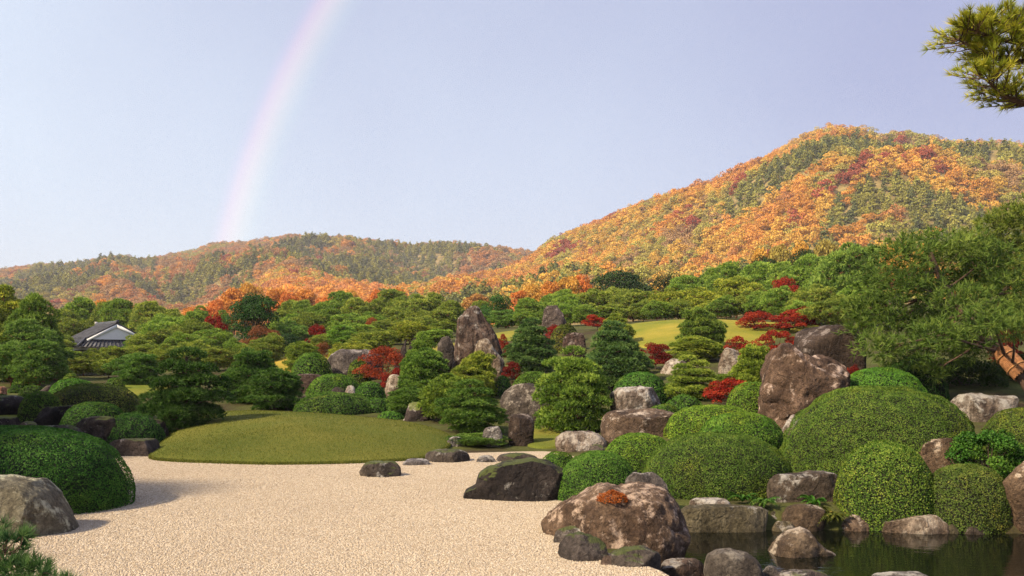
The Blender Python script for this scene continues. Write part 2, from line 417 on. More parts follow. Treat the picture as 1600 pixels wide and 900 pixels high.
# gravel court
GRAVEL = catmull([(-16, 2), (-16, 16), pix(-120, 735), pix(40, 712), pix(120, 702), pix(170, 702), pix(240, 708), pix(330, 706), pix(480, 706), pix(640, 706), pix(740, 706),
                  pix(840, 703), pix(900, 700), pix(948, 700), pix(955, 708), pix(915, 722), pix(890, 752), pix(885, 790), pix(868, 812), pix(890, 838), pix(920, 852),
                  pix(975, 874), pix(1045, 900), pix(1075, 960), (2.2, 8.2), (2.2, 2)], 5)
def gravel():
    m, t = newmat('pale_gravel'); N = NT(t)
    tcn = N('ShaderNodeTexCoord'); O = tcn.outputs['Object']
    vo = N('ShaderNodeTexVoronoi', {'Vector': O, 'Scale': 34.0, 'Randomness': 1.0})
    vo2 = N('ShaderNodeTexVoronoi', {'Vector': O, 'Scale': 19.0})
    n1 = N('ShaderNodeTexNoise', {'Vector': O, 'Scale': 0.45, 'Detail': 5.0})
    sep = N('ShaderNodeSeparateColor', {0: vo.outputs['Color']})
    c = N.ramp(sep.outputs[0], [(0.0, (0.34, 0.25, 0.16)), (0.25, (0.48, 0.375, 0.26)), (0.6, (0.51, 0.415, 0.295)), (1.0, (0.63, 0.54, 0.41))])
    c = N.mix(0.35, c, N.mix(1.0, c, N.ramp(n1.outputs['Fac'], [(0.35, (0.72, 0.71, 0.70)), (0.65, (1.02, 1.04, 1.05))]), 'MULTIPLY'))
    p = N('ShaderNodeBsdfPrincipled', {'Base Color': c, 'Roughness': 0.85}); p.inputs['Specular IOR Level'].default_value = 0.2
    hgt = N.math('MULTIPLY_ADD', vo2.outputs['Distance'], -0.6, N.math('MULTIPLY', vo.outputs['Distance'], -1.0))
    b = N('ShaderNodeBump', {'Height': hgt, 'Strength': 1.0, 'Distance': 0.022}); t.links.new(b.outputs[0], p.inputs['Normal'])
    N('ShaderNodeOutputMaterial', {'Surface': p.outputs[0]})
    import bmesh
    bm = bmesh.new(); vsq = [bm.verts.new((a, b2, 0.006)) for a, b2 in GRAVEL]; fc = bm.faces.new(vsq)
    if fc.normal.z < 0: fc.normal_flip()
    bmesh.ops.triangulate(bm, faces=[fc]); bm.normal_update()
    for fx in bm.faces:
        if fx.normal.z < 0: fx.normal_flip()
    me = bpy.data.meshes.new('gravel_court'); bm.to_mesh(me); me.materials.append(m)
    o = ob('gravel_court', me); tag(o, kind='structure')
    # loose stones lying proud of the sheet, nearest part
    n = 190000
    Yp = 8.5 * (24.5 / 8.5) ** (RNG.random(n) ** 0.8); Xp = RNG.uniform(-0.62, 0.22, n) * Yp
    ok = poly_sd(Xp, Yp, GRAVEL) < -0.02; Xp, Yp = Xp[ok], Yp[ok]; n = len(Xp)
    pm, t = newmat('pebbles'); N = NT(t)
    at = N('ShaderNodeAttribute', attribute_name='tone', attribute_type='INSTANCER')
    c = N.ramp(at.outputs['Fac'], [(0.0, (0.32, 0.25, 0.17)), (0.3, (0.45, 0.365, 0.26)), (0.7, (0.50, 0.415, 0.305)), (1.0, (0.61, 0.535, 0.43))])
    p = N('ShaderNodeBsdfPrincipled', {'Base Color': c, 'Roughness': 0.8}); p.inputs['Specular IOR Level'].default_value = 0.2
    N('ShaderNodeOutputMaterial', {'Surface': p.outputs[0]})
    protos = []
    for k in range(3):
        bm = bmesh.new(); bmesh.ops.create_icosphere(bm, subdivisions=1, radius=1.0)
        pv = np.array([q.co[:] for q in bm.verts]); pv *= (1 + 0.28 * noise(pv * 1.3 + 9 * k, k))[:, None]; pv *= (1.15, 0.9, 0.62)
        fcs = np.array([[q.index for q in fx.verts] for fx in bm.faces]); bm.free()
        protos.append(build_mesh('pebble', pv, fcs, [pm]))
    o = scatter('gravel_stones', np.c_[Xp, Yp, np.full(n, 0.008)], np.c_[RNG.uniform(-.4, .4, n), RNG.uniform(-.4, .4, n), RNG.uniform(0, 6.28, n)],
                RNG.uniform(0.007, 0.014, n)[:, None] * np.ones((1, 3)), RNG.integers(0, 3, n), protos, tone=RNG.random(n))
    tag(o, 'loose pale gravel stones strewn over the raked court', 'gravel', kind='stuff')

def scatter(name, pos, rot, scl, kind, meshes, tint=None, tone=None):
    """one object that instances the given meshes on points (for what nobody could count)"""
    me = bpy.data.meshes.new(name); me.vertices.add(len(pos)); me.vertices.foreach_set('co', np.asarray(pos, np.float32).ravel())
    a = me.attributes.new('rot', 'FLOAT_VECTOR', 'POINT'); a.data.foreach_set('vector', np.asarray(rot, np.float32).ravel())
    a = me.attributes.new('scl', 'FLOAT_VECTOR', 'POINT'); a.data.foreach_set('vector', np.asarray(scl, np.float32).ravel())
    a = me.attributes.new('kindex', 'INT', 'POINT'); a.data.foreach_set('value', np.asarray(kind, np.int32))
    if tint is not None:
        a = me.attributes.new('tint', 'FLOAT_COLOR', 'POINT'); a.data.foreach_set('color', np.c_[tint, np.ones(len(tint))].astype(np.float32).ravel())
    if tone is not None:
        a = me.attributes.new('tone', 'FLOAT', 'POINT'); a.data.foreach_set('value', np.asarray(tone, np.float32))
    o = ob(name, me)
    g = bpy.data.node_groups.new(name, 'GeometryNodeTree')
    g.interface.new_socket('Geometry', in_out='INPUT', socket_type='NodeSocketGeometry')
    g.interface.new_socket('Geometry', in_out='OUTPUT', socket_type='NodeSocketGeometry')
    gi = g.nodes.new('NodeGroupInput'); go = g.nodes.new('NodeGroupOutput')
    gj = g.nodes.new('GeometryNodeJoinGeometry')
    def attr(nm, ty):
        n = g.nodes.new('GeometryNodeInputNamedAttribute'); n.data_type = ty; n.inputs['Name'].default_value = nm
        return [s for s in n.outputs if s.enabled and s.name == 'Attribute'][0]
    L = g.links.new
    ar, as_, ak = attr('rot', 'FLOAT_VECTOR'), attr('scl', 'FLOAT_VECTOR'), attr('kindex', 'INT')
    for k, pm in enumerate(meshes):
        po = bpy.data.objects.new(name + '_piece', pm)
        oi = g.nodes.new('GeometryNodeObjectInfo'); oi.inputs['Object'].default_value = po; oi.inputs['As Instance'].default_value = True
        cmp_ = g.nodes.new('FunctionNodeCompare'); cmp_.data_type = 'INT'; cmp_.operation = 'EQUAL'
        ii = [s for s in cmp_.inputs if s.type == 'INT']
        L(ak, ii[0]); ii[1].default_value = k
        ip = g.nodes.new('GeometryNodeInstanceOnPoints')
        L(gi.outputs[0], ip.inputs['Points']); L(oi.outputs['Geometry'], ip.inputs['Instance']); L(cmp_.outputs[0], ip.inputs['Selection'])
        er = g.nodes.new('FunctionNodeEulerToRotation'); L(ar, er.inputs[0]); L(er.outputs[0], ip.inputs['Rotation'])
        L(as_, ip.inputs['Scale']); L(ip.outputs[0], gj.inputs[0])
    L(gj.outputs[0], go.inputs[0])
    md = o.modifiers.new('scatter', 'NODES'); md.node_group = g
    return o
gravel()

# lawns: turf mounds with a rounded lip
def lawn_mat():
    m, t = newmat('lawn_turf'); N = NT(t)
    tcn = N('ShaderNodeTexCoord'); O = tcn.outputs['Object']
    n1 = N('ShaderNodeTexNoise', {'Vector': O, 'Scale': 0.22, 'Detail': 6.0, 'Roughness': 0.6})
    n2 = N('ShaderNodeTexNoise', {'Vector': O, 'Scale': 26.0, 'Detail': 6.0, 'Roughness': 0.75})
    c = N.ramp(n1.outputs['Fac'], [(0.30, (0.120, 0.140, 0.024)), (0.50, (0.200, 0.180, 0.034)), (0.70, (0.300, 0.225, 0.050))])
    c = N.mix(0.7, c, N.mix(1.0, c, N.ramp(n2.outputs['Fac'], [(0.3, (0.5, 0.55, 0.45)), (0.7, (1.45, 1.4, 1.4))]), 'MULTIPLY'))
    c = N.mix(1.0, c, N('ShaderNodeObjectInfo').outputs['Color'], 'MULTIPLY')
    p = N('ShaderNodeBsdfPrincipled', {'Base Color': c, 'Roughness': 0.9}); p.inputs['Specular IOR Level'].default_value = 0.1
    b = N('ShaderNodeBump', {'Height': n2.outputs['Fac'], 'Strength': 0.8, 'Distance': 0.05}); t.links.new(b.outputs[0], p.inputs['Normal'])
    N('ShaderNodeOutputMaterial', {'Surface': p.outputs[0]})
    return m
M_LAWN = lawn_mat()

def lawn(outline, lift=0.14, crown=0.0, color=(1, 1, 1, 1), blades=0):
    B = np.asarray(outline, float); C = B.mean(0)
    s = np.concatenate([np.linspace(0, 0.9, 26), np.linspace(0.91, 1.0, 12)])
    P = C[None, None] + s[:, None, None] * (B - C)[None]
    X, Y = P[..., 0], P[..., 1]
    off = lift * np.sqrt(np.clip(1 - s ** 14, 0, 1)) + crown * (1 - s ** 2) - 0.05 * (s > 0.999)
    Z = terrain(X, Y) + off[:, None]
    n = len(B); v = np.stack([X, Y, Z], -1).reshape(-1, 3)
    i = np.arange(len(s) - 1)[:, None] * n + np.arange(n)[None]; j = np.arange(len(s) - 1)[:, None] * n + (np.arange(n)[None] + 1) % n
    f = np.stack([i, j, j + n, i + n], -1).reshape(-1, 4)
    a = B - C; area = np.sum(a[:, 0] * np.roll(a[:, 1], -1) - np.roll(a[:, 0], -1) * a[:, 1])
    if area > 0: f = f[:, ::-1]
    o = ob('lawn', build_mesh('lawn', v, f, [M_LAWN], smooth=True)); o.color = color; tag(o, kind='structure')
    # orient upward
    if o.data.polygons[len(f) // 2].normal.z < 0: o.data.flip_normals()
    if blades:
        th = RNG.integers(0, n, blades); ss = np.sqrt(RNG.random(blades)); ss[: blades // 4] = RNG.uniform(0.985, 1.0, blades // 4)
        Q = C + ss[:, None] * (B[th] + (np.roll(B, -1, 0)[th] - B[th]) * RNG.random(blades)[:, None] - C)
        zz = terrain(Q[:, 0], Q[:, 1]) + lift * np.sqrt(np.clip(1 - ss ** 14, 0, 1)) + crown * (1 - ss ** 2) - 0.005
        P0 = np.c_[Q, zz]; dr = norm(np.c_[RNG.normal(0, .45, (blades, 2)), np.ones(blades)]); L = RNG.uniform(0.025, 0.055, blades)[:, None]
        sd_ = norm(np.cross(dr, RNG.normal(size=(blades, 3)))) * 0.006
        vv = np.stack([P0 - sd_, P0 + sd_, P0 + dr * L], 1).reshape(-1, 3)
        g = ob('lawn_grass', build_mesh('lawn_grass', vv, np.arange(3 * blades).reshape(-1, 3), [M_GRASS], np.repeat(RNG.random(blades), 3)))
        tag(g, 'short grass blades covering the broad lawn mound beside the gravel', 'grass', kind='stuff')
    return o
M_GRASS = foliage('grass_blades', [(0, (0.060, 0.092, 0.018)), (0.5, (0.130, 0.150, 0.028)), (1, (0.26, 0.24, 0.06))], 0.3)

def gp(px, py): return hit(px, py)
NEAR_LAWN = catmull([gp(232, 716), gp(262, 722), gp(330, 725), gp(420, 727), gp(520, 726), gp(600, 723), gp(660, 718), gp(690, 708), gp(708, 690), gp(690, 676), gp(640, 664), gp(560, 655),
                     gp(470, 648), gp(380, 645), gp(335, 650), gp(290, 668), gp(250, 695)], 6)
lawn(NEAR_LAWN, 0.13, 0.30, (0.66, 0.80, 0.72, 1), blades=70000)
def blob(px, Y, rx, ry, seed):
    x = (px - 800) / F * Y; th = np.linspace(0, 2 * np.pi, 40, endpoint=False)
    r = 1 + 0.12 * np.sin(3 * th + seed) + 0.07 * np.sin(5 * th + 2 * seed)
    return np.c_[x + rx * r * np.cos(th), Y + ry * r * np.sin(th)]
lawn(blob(1100, 58.5, 6.3, 8.0, 1), 0.05, 0.45, (1.18, 1.24, 0.85, 1))
lawn(blob(440, 58, 3.2, 7, 2), 0.05, 0.25, (1.5, 1.3, 0.9, 1))
lawn(blob(207, 46, 2.2, 6, 3), 0.05, 0.15, (1.1, 1.2, 0.9, 1))
lawn(blob(790, 66, 3.0, 5, 4), 0.05, 0.15, (1.2, 1.2, 0.9, 1))
lawn(blob(690, 60, 2.0, 5, 5), 0.05, 0.15, (1.1, 1.1, 0.9, 1))
lawn(blob(852, 28.3, 1.0, 2.2, 6), 0.05, 0.05, (0.8, 0.95, 0.8, 1))
lawn(blob(10, 33, 1.2, 2.0, 7), 0.05, 0.05, (0.8, 1.0, 0.8, 1))

# ------------------------------------------------------------------ leaf and needle generators
def leaf_quads(P, Nrm, size, rng, tilt=0.7, aspect=0.6):
    """one bent diamond leaf on every point; returns verts (n*4,3), quads"""
    n = len(P); d = norm(Nrm + tilt * rng.normal(size=(n, 3)))
    a = norm(np.cross(d, rng.normal(size=(n, 3)))); b = np.cross(d, a)
    s = (np.asarray(size) * rng.uniform(0.7, 1.3, n))[:, None]
    v = np.stack([P - a * s * 0.5, P + b * s * 0.5 * aspect + d * s * 0.08, P + a * s * 0.5, P - b * s * 0.5 * aspect + d * s * 0.08], 1).reshape(-1, 3)
    return v, np.arange(4 * n).reshape(-1, 4)

def needle_tufts(P, A, k, L, w, spread, rng):
    n = len(P)
    d = norm(A[:, None, :] + spread * rng.normal(size=(n, k, 3)))
    sd_ = norm(np.cross(d, rng.normal(size=(n, k, 3)))) * w * 0.5
    ll = (L * rng.uniform(0.7, 1.25, (n, k)))[..., None]
    b = P[:, None, :]
    v = np.stack([b - sd_, b + sd_, b + d * ll], 2).reshape(-1, 3)
    return v, np.arange(n * k * 3).reshape(-1, 3)

def clump_crown(rng, R, Hc, z0, nclump, nleaf, leaf, clump=0.34, shape='dome', tilt=0.8, flat=0.7):
    """leafy crown built of overlapping clumps in a dome, cone or layered volume"""
    C = []; tries = 0
    while len(C) < nclump and tries < 9999:
        tries += 1
        t = rng.random(); th = rng.uniform(0, 6.283)
        if shape == 'dome': rr = math.sqrt(max(0, 1 - (t * 1.02 - 0.22) ** 2 / 0.68)) if t > 0.22 else 0.72 + 1.2 * t
        elif shape == 'cone': rr = (1 - t) ** 0.85 + 0.04
        else: rr = math.sqrt(max(0, 1 - (t * 0.98) ** 2))
        q = rr * R * (rng.random() ** 0.35) * 0.86
        C.append((q * math.cos(th), q * math.sin(th), z0 + t * Hc * 0.93))
    C = np.array(C); cr = R * clump * rng.uniform(0.7, 1.25, len(C))
    if shape == 'cone': cr *= (1.15 - 0.75 * (C[:, 2] - z0) / Hc)
    ci = rng.choice(len(C), nleaf, p=cr ** 2 / np.sum(cr ** 2))
    d = norm(rng.normal(size=(nleaf, 3))); d[:, 2] = np.abs(d[:, 2]) * 1.0 - 0.25 * rng.random(nleaf); d = norm(d)
    P = C[ci] + d * (cr[ci] * rng.uniform(0.72, 1.05, nleaf))[:, None] * np.array([1, 1, flat])
    nr = norm(d + np.array([0, 0, 0.5]))
    v, f = leaf_quads(P, nr, leaf, rng, tilt, 0.75)
    ct = rng.uniform(-0.22, 0.22, len(C))
    tone = np.clip(0.5 + ct[ci] + rng.normal(0, 0.17, nleaf), 0, 1)
    return v, f, np.repeat(tone, 4), C

# ------------------------------------------------------------------ wooded hills
def hill_height(ridge, Y0, Yr, zf, seed, bump, back=420.0, tree=12.0):
    rp = np.array(ridge, float)
    def h(x, y):
        px = 800 + x / np.maximum(y, 1) * F
        py = np.interp(px, rp[:, 0], rp[:, 1])
        yr = np.interp(px, [p[0] for p in Yr], [p[1] for p in Yr])
        zr = H + (HY - py) / F * yr - tree
        t = (y - Y0) / (yr - Y0); tc_ = np.clip(t, 0, 1)
        z = zf + (zr - zf) * (0.86 * tc_ ** 1.12 + 0.14 * np.sin(tc_ * np.pi / 2))
        m = np.clip(1 - ((tc_ - 0.44) / 0.44) ** 2, 0, 1)
        rg = 1 - 2 * np.abs(noise2(x + 0.55 * y, y * 0.35 - 0.6 * x * 0.35, 170.0, seed, 2))
        bp = bump * (zr - zf); z = z + bp * m * (rg - 0.35) + 0.35 * bp * m * noise2(x, y, 70.0, seed + 5, 3)
        z = np.where(t > 1, z - (zr - zf) * np.clip((y - yr) / back, 0, 1) ** 1.5, z)
        return z
    return h

RIDGE_R = [(480, 470), (560, 455), (620, 441), (700, 421), (760, 413), (800, 405), (830, 388), (870, 358), (930, 335), (1000, 307), (1060, 291), (1120, 274), (1180, 244), (1230, 219),
           (1262, 203), (1290, 198), (1330, 203), (1380, 211), (1420, 214), (1470, 214), (1540, 212), (1600, 215), (1700, 226), (1900, 300), (2300, 380)]
RIDGE_L = [(-700, 430), (-300, 425), (0, 416), (60, 410), (130, 405), (165, 398), (190, 394), (215, 400), (245, 398), (270, 392), (305, 386), (335, 375), (380, 373), (420, 367), (460, 361),
           (500, 365), (540, 367), (600, 372), (640, 379), (690, 374), (740, 379), (800, 384), (860, 392), (1000, 400), (1400, 420)]
RIDGE_M = [(180, 520), (260, 492), (330, 462), (380, 440), (430, 416), (462, 410), (500, 418), (540, 430), (600, 441), (680, 450), (760, 470)]
YR_R = [(480, 620), (620, 680), (830, 800), (1000, 900), (1280, 1000), (1600, 980), (2300, 800)]
YR_L = [(-700, 1450), (335, 1450), (500, 1400), (700, 1500), (1400, 1500)]
YR_M = [(180, 760), (460, 860), (760, 820)]
hR = hill_height(RIDGE_R, 270, YR_R, 9, 11, 0.20)
hL = hill_height(RIDGE_L, 520, YR_L, 8, 23, 0.20)
hM = hill_height(RIDGE_M, 330, YR_M, 8, 31, 0.25, back=260)

M_HILL = plain('forest_floor', (0.19, 0.14, 0.05), 0.95, 0.9, 0.35, var=0.6, vscale=0.12)
def hill_sheet(h, px0, px1, ya, yb, nx, ny, name='hill'):
    Yg, Pg = np.meshgrid(np.linspace(ya, yb, ny), np.linspace(px0, px1, nx), indexing='ij')
    X = (Pg - 800) / F * Yg; Z = h(X, Yg)
    v = np.stack([X, Yg, Z], -1).reshape(-1, 3)
    i = np.arange(ny - 1)[:, None] * nx + np.arange(nx - 1)[None]
    f = np.stack([i, i + 1, i + nx + 1, i + nx], -1).reshape(-1, 4)
    o = ob(name, build_mesh(name, v, f, [M_HILL], smooth=True)); tag(o, kind='structure')
hill_sheet(hR, 430, 2200, 270, 1420, 150, 100)
hill_sheet(hL, -700, 1300, 520, 1950, 150, 90)
hill_sheet(hM, 180, 760, 330, 1120, 80, 60)

PROTO = []
_r = np.random.default_rng(5)
for k in range(4):
    v, f, tn, _ = clump_crown(_r, 1.0, 1.5, 0.0, 22, 1100, 0.14, 0.36, 'dome', 0.9)
    PROTO.append(build_mesh('autumn_crown', v, f, [M_FOREST], tn))
for k in range(2):
    v, f, tn, _ = clump_crown(_r, 0.66, 1.9, 0.0, 34, 900, 0.15, 0.42, 'cone', 0.9)
    PROTO.append(build_mesh('cedar_crown', v, f, [M_FOREST], tn))
PALK = 1.3
PAL = {'orange': (0.54, 0.265, 0.055), 'rust': (0.43, 0.200, 0.070), 'gold': (0.54, 0.340, 0.065), 'olive': (0.36, 0.300, 0.070), 'cedar': (0.250, 0.250, 0.060),
       'green': (0.33, 0.310, 0.065), 'red': (0.42, 0.110, 0.060), 'brown': (0.35, 0.215, 0.095), 'dcedar': (0.140, 0.160, 0.055)}
def forest(h, px0, px1, ya, yb, step, seed, label, weights, conifer, redness, Yr, scale=1.0, extra=25, bright=1.0, cmax=0.3):
    r = np.random.default_rng(seed); Ys = []; Xs = []
    y = ya
    while y < yb:
        x0, x1 = (px0 - 800) / F * y, (px1 - 800) / F * y
        xs = np.arange(x0, x1, step); Xs.append(xs + r.uniform(-.5, .5, len(xs)) * step); Ys.append(np.full(len(xs), y) + r.uniform(-.5, .5, len(xs)) * step); y += step
    X = np.concatenate(Xs); Y = np.concatenate(Ys); Z = h(X, Y)
    yr = np.interp(800 + X / Y * F, [p[0] for p in Yr], [p[1] for p in Yr])
    k = Y < yr + extra; X, Y, Z, yr = X[k], Y[k], Z[k], yr[k]
    n = len(X)
    stand = noise2(X, Y, 95.0, seed + 1, 3) + 0.35 * noise2(X, Y, 22.0, seed + 2, 2)
    con = (stand > conifer) & (Y < yr - cmax * (yr - ya))
    kind = np.where(con, 4 + r.integers(0, 2, n), r.integers(0, 4, n))
    names = list(weights); w = np.array([weights[q] for q in names], float); w /= w.sum()
    sel = noise2(X, Y, 45.0, seed + 3, 3) * 0.95 + 0.5 + r.normal(0, 0.13, n)
    idx = np.searchsorted(np.cumsum(w), np.clip(sel, 0, 0.9999))
    cols = np.array([PAL[q] for q in names])[idx] * PALK
    rd = (noise2(X, Y, 38.0, seed + 9, 2) + r.normal(0, 0.10, n)) > redness
    cols[rd] = PAL['red']
    cc = np.where((r.random(n) < 0.45)[:, None], np.array(PAL['cedar']), np.array(PAL['dcedar']))
    cc = np.where((r.random(n) < 0.4)[:, None], np.array(PAL['green']), cc) * 1.15
    cols = np.where(con[:, None], cc, cols) * r.uniform(0.82, 1.18, n)[:, None] * bright
    s = step * r.uniform(0.62, 0.95, n) * scale
    s = np.where(con, s * 1.05, s)
    scl = np.c_[s * r.uniform(.9, 1.15, n), s * r.uniform(.9, 1.15, n), s * r.uniform(0.85, 1.25, n)]
    o = scatter('hill_forest', np.c_[X, Y, Z - 0.4 * s], np.c_[np.zeros(n), np.zeros(n), r.uniform(0, 6.28, n)], scl, kind, PROTO, tint=cols)
    tag(o, label, 'forest', kind='stuff')
forest(hR, 440, 1720, 300, 1040, 6.4, 101, 'bright orange and green autumn forest on the tall hill at right', {'rust': 2.2, 'orange': 3.6, 'gold': 3.4, 'olive': 2.0, 'green': 0.9, 'brown': 1.0}, 0.06, 0.53, YR_R, cmax=0.56)
forest(hL, -60, 900, 640, 1500, 8.2, 202, 'muted brown and dark green forest on the long far ridge at left', {'rust': 2.8, 'brown': 3.6, 'orange': 2.0, 'olive': 2.0, 'green': 1.0}, -0.04, 0.57, YR_L, bright=0.95, cmax=0.22)
forest(hM, 200, 760, 360, 900, 6.8, 303, 'orange autumn forest on the low rounded spur before the far ridge', {'orange': 3.4, 'rust': 3, 'gold': 1.6, 'olive': 1.8, 'brown': 1.8}, 0.30, 0.54, YR_M, bright=1.2)

# ------------------------------------------------------------------ rocks
_ICO = {}
def ico(level):
    if level not in _ICO:
        import bmesh
        bm = bmesh.new(); bmesh.ops.create_icosphere(bm, subdivisions=level, radius=1.0)
        v = np.array([q.co[:] for q in bm.verts]); f = np.array([[q.index for q in fx.verts] for fx in bm.faces]); bm.free()
        _ICO[level] = (v, f)
    return _ICO[level]

_rs = [0]
ROCKS = []
def rock(label, x0, x1, yt, yb, mat, Y=None, depth=0.75, poly=None, cuts=9, rough=1.0, n=2.7, level=None, sink=0.25, cat='rock', name='rock', color=None, base_z=None, lean=0.0):
    """boulder whose outline, seen from the eye, is the box x0..x1, yt..yb (or poly) in photograph pixels"""
    _rs[0] += 1; seed = _rs[0]; r = np.random.default_rng(1000 + seed)
    xc = (x0 + x1) / 2
    if Y is None:
        if base_z is not None: Yf = (H - base_z) * F / (yb - HY)
        else: Yf = hit(xc, yb)[1]
    else: Yf = Y
    wid = (x1 - x0) / F * Yf; D = 0.5 * wid * depth; Yc = Yf + D * 0.8
    px2m = Yc / F
    cx = (xc - 800) * px2m; zt = zpix(yt, Yc); zb = zpix(yb, Yf) - sink
    if Y is not None: zb = min(zb, tz(cx, Yc) - 0.1)
    hz = zt - zb; cz = zb + hz * 0.42
    if poly is None:
        ph = np.linspace(0, 2 * np.pi, 28, endpoint=False)
        c, s = np.cos(ph), np.sin(ph); e = 2.0 / n
        ox = np.sign(c) * np.abs(c) ** e * 0.5 * (x1 - x0) * px2m; oz = np.sign(s) * np.abs(s) ** e
        oz = np.where(oz > 0, oz * (zt - cz), oz * (cz - zb))
        jit = 1 + 0.10 * rough * fbm(np.c_[c * 1.6, s * 1.6, np.full(28, seed * 3.1)], seed, 2)
        ox *= jit; oz *= np.where(oz > 0, jit, 1); ox += lean * oz
        pts = np.c_[ox, oz]
    else:
        q = np.array(poly, float)
        pts = np.c_[(q[:, 0] - xc) * px2m, zpix(q[:, 1], Yc) - cz]
        low = q[:, 1] > yb - 0.12 * (yb - yt)
        pts[low, 1] = np.minimum(pts[low, 1], zb - cz)
    ang = np.arctan2(pts[:, 1], pts[:, 0]); o_ = np.argsort(ang); ang = ang[o_]; R = np.hypot(pts[o_, 0], pts[o_, 1])
    ang = np.r_[ang[-1] - 2 * np.pi, ang, ang[0] + 2 * np.pi]
    px_ = np.r_[pts[o_[-1], 0], pts[o_, 0], pts[o_[0], 0]]; pz_ = np.r_[pts[o_[-1], 1], pts[o_, 1], pts[o_[0], 1]]
    pxw = (x1 - x0)
    if level is None: level = 6 if pxw > 130 and Yf < 20 else (5 if pxw > 34 else 4)
    d, f = ico(level); d = d.copy()
    rho = np.hypot(d[:, 0], d[:, 2]); phi = np.arctan2(d[:, 2], d[:, 0])
    # polygon radius by intersecting the edge, not by interpolating radii
    k = np.clip(np.searchsorted(ang, phi) - 1, 0, len(ang) - 2)
    ax, az, bx, bz = px_[k], pz_[k], px_[k + 1], pz_[k + 1]
    cph, sph = np.cos(phi), np.sin(phi)
    den = cph * (bz - az) - sph * (bx - ax); Rr = (ax * (bz - az) - az * (bx - ax)) / np.where(np.abs(den) < 1e-9, 1e-9, den)
    Rr = np.clip(Rr, 0.02, np.maximum(np.hypot(ax, az), np.hypot(bx, bz)))
    sup = (rho ** n + np.abs(d[:, 1]) ** n) ** (-1 / n)
    rr = rho * sup; yy = d[:, 1] * sup
    V = np.c_[Rr * rr * cph, yy * D, Rr * rr * sph]
    ext = np.array([0.5 * wid, D, 0.5 * hz])
    for c in range(cuts):                                          # flat fracture faces
        a = norm(np.array([[r.normal() * 0.7, -abs(r.normal()) - 0.4 if c % 3 else r.normal(), r.normal() * 0.45 + 0.25]]))[0]
        proj = V @ a; lim = np.max(proj) * r.uniform(0.72, 0.90)
        over = proj > lim
        V[over] -= (proj[over] - lim)[:, None] * a * 0.88
    S = min(ext[0], ext[2], D * 1.5)
    nv = norm(V / ext ** 2)
    q = V / max(S, 0.05)
    disp = 0.12 * fbm(q * 1.3 + seed * 7.7, seed, 4, 0.55) - 0.06 * np.exp(-np.abs(fbm(q * 1.3 + seed * 3.3, seed + 50, 2)) * 12) + 0.02
    if level >= 5: disp = disp + 0.055 * fbm(q * 5.0 + seed, seed + 90, 4, 0.65)
    damp = np.where(np.abs(nv[:, 1]) > 0.5, 1.0, 0.75)
    V = V + nv * (disp * rough * S * damp)[:, None]
    V[:, 2] = np.maximum(V[:, 2], zb - cz)
    V -= np.array([0, 0, zb - cz])
    o = ob(name, build_mesh(name, V, f, [mat], smooth=True), loc=(cx, Yc, zb))
    if level >= 4:
        try: o.data.set_sharp_from_angle(angle=rad(38))
        except Exception: pass
    if color: o.color = (*color, 1)
    tag(o, label, cat)
    ROCKS.append(o)
    return o

W = WATER
# --- pond and gravel edge
rock('big rounded brown boulder with lichen and orange moss at the pond corner', 848, 1074, 754, 856, M_RL, depth=0.85, base_z=-0.05, cuts=3, sink=0.5, rough=1.2, n=2.3, color=(1.3, 1.12, 1.0),
     poly=[(846, 822), (858, 806), (880, 788), (905, 772), (935, 758), (952, 756), (968, 762), (990, 756), (1015, 758), (1038, 764), (1055, 785), (1066, 808), (1075, 835), (1066, 860), (960, 860), (880, 845)])
rock('low black moss-topped boulder lying on the gravel beside the round bush', 725, 890, 716, 785, M_RD, depth=0.8, cuts=5, rough=0.8,
     poly=[(724, 776), (728, 766), (742, 760), (748, 742), (762, 730), (790, 722), (812, 718), (832, 715), (858, 720), (880, 733), (892, 750), (890, 790), (740, 790)])
rock('small grey boulder standing alone on the gravel before the lawn', 563, 627, 720, 746, M_RE, depth=0.75, cuts=6)
rock('flat pale grey stone at the right front edge of the lawn', 628, 672, 716, 728, M_RG, depth=0.9, cuts=5, color=(0.8, 0.8, 0.85))
rock('low smooth grey boulder at the right tip of the lawn', 662, 734, 702, 723, M_RE, depth=0.8)
rock('small round grey stone on the gravel behind the black boulder', 744, 775, 711, 723, M_RG, depth=0.9, color=(0.8, 0.8, 0.8))
rock('long low brown stone on the gravel behind the black boulder', 770, 842, 708, 723, M_RE, depth=0.7)
rock('broken grey slab wedged behind the big lichen boulder', 975, 1042, 737, 775, M_RG, Y=15.4, color=(0.75, 0.72, 0.72))
rock('small grey stone tucked at the left foot of the big lichen boulder', 865, 918, 824, 850, M_RE, base_z=0.0)
rock('grey wedge-shaped stone on the gravel rim below the big boulder', 872, 958, 832, 880, M_RE, base_z=-0.02, depth=0.8, color=(0.9, 0.9, 0.95), cuts=10,
     poly=[(870, 860), (885, 838), (905, 831), (935, 842), (955, 858), (960, 884), (900, 884), (875, 872)])
rock('flat-topped brown stone on the pond rim, right of the wedge-shaped one', 948, 1035, 855, 893, M_RE, base_z=-0.05, depth=0.8, cuts=10)
rock('pale streaked stone in the water at the lower picture edge', 1032, 1108, 872, 912, M_RS, base_z=W, depth=0.8, n=3.4)
rock('rounded grey boulder with a split face in the near pond', 1103, 1196, 858, 918, M_RG, base_z=W, depth=0.9, color=(0.72, 0.68, 0.62), cuts=7,
     poly=[(1102, 890), (1108, 870), (1122, 860), (1140, 858), (1165, 864), (1182, 876), (1194, 900), (1196, 920), (1104, 920)])
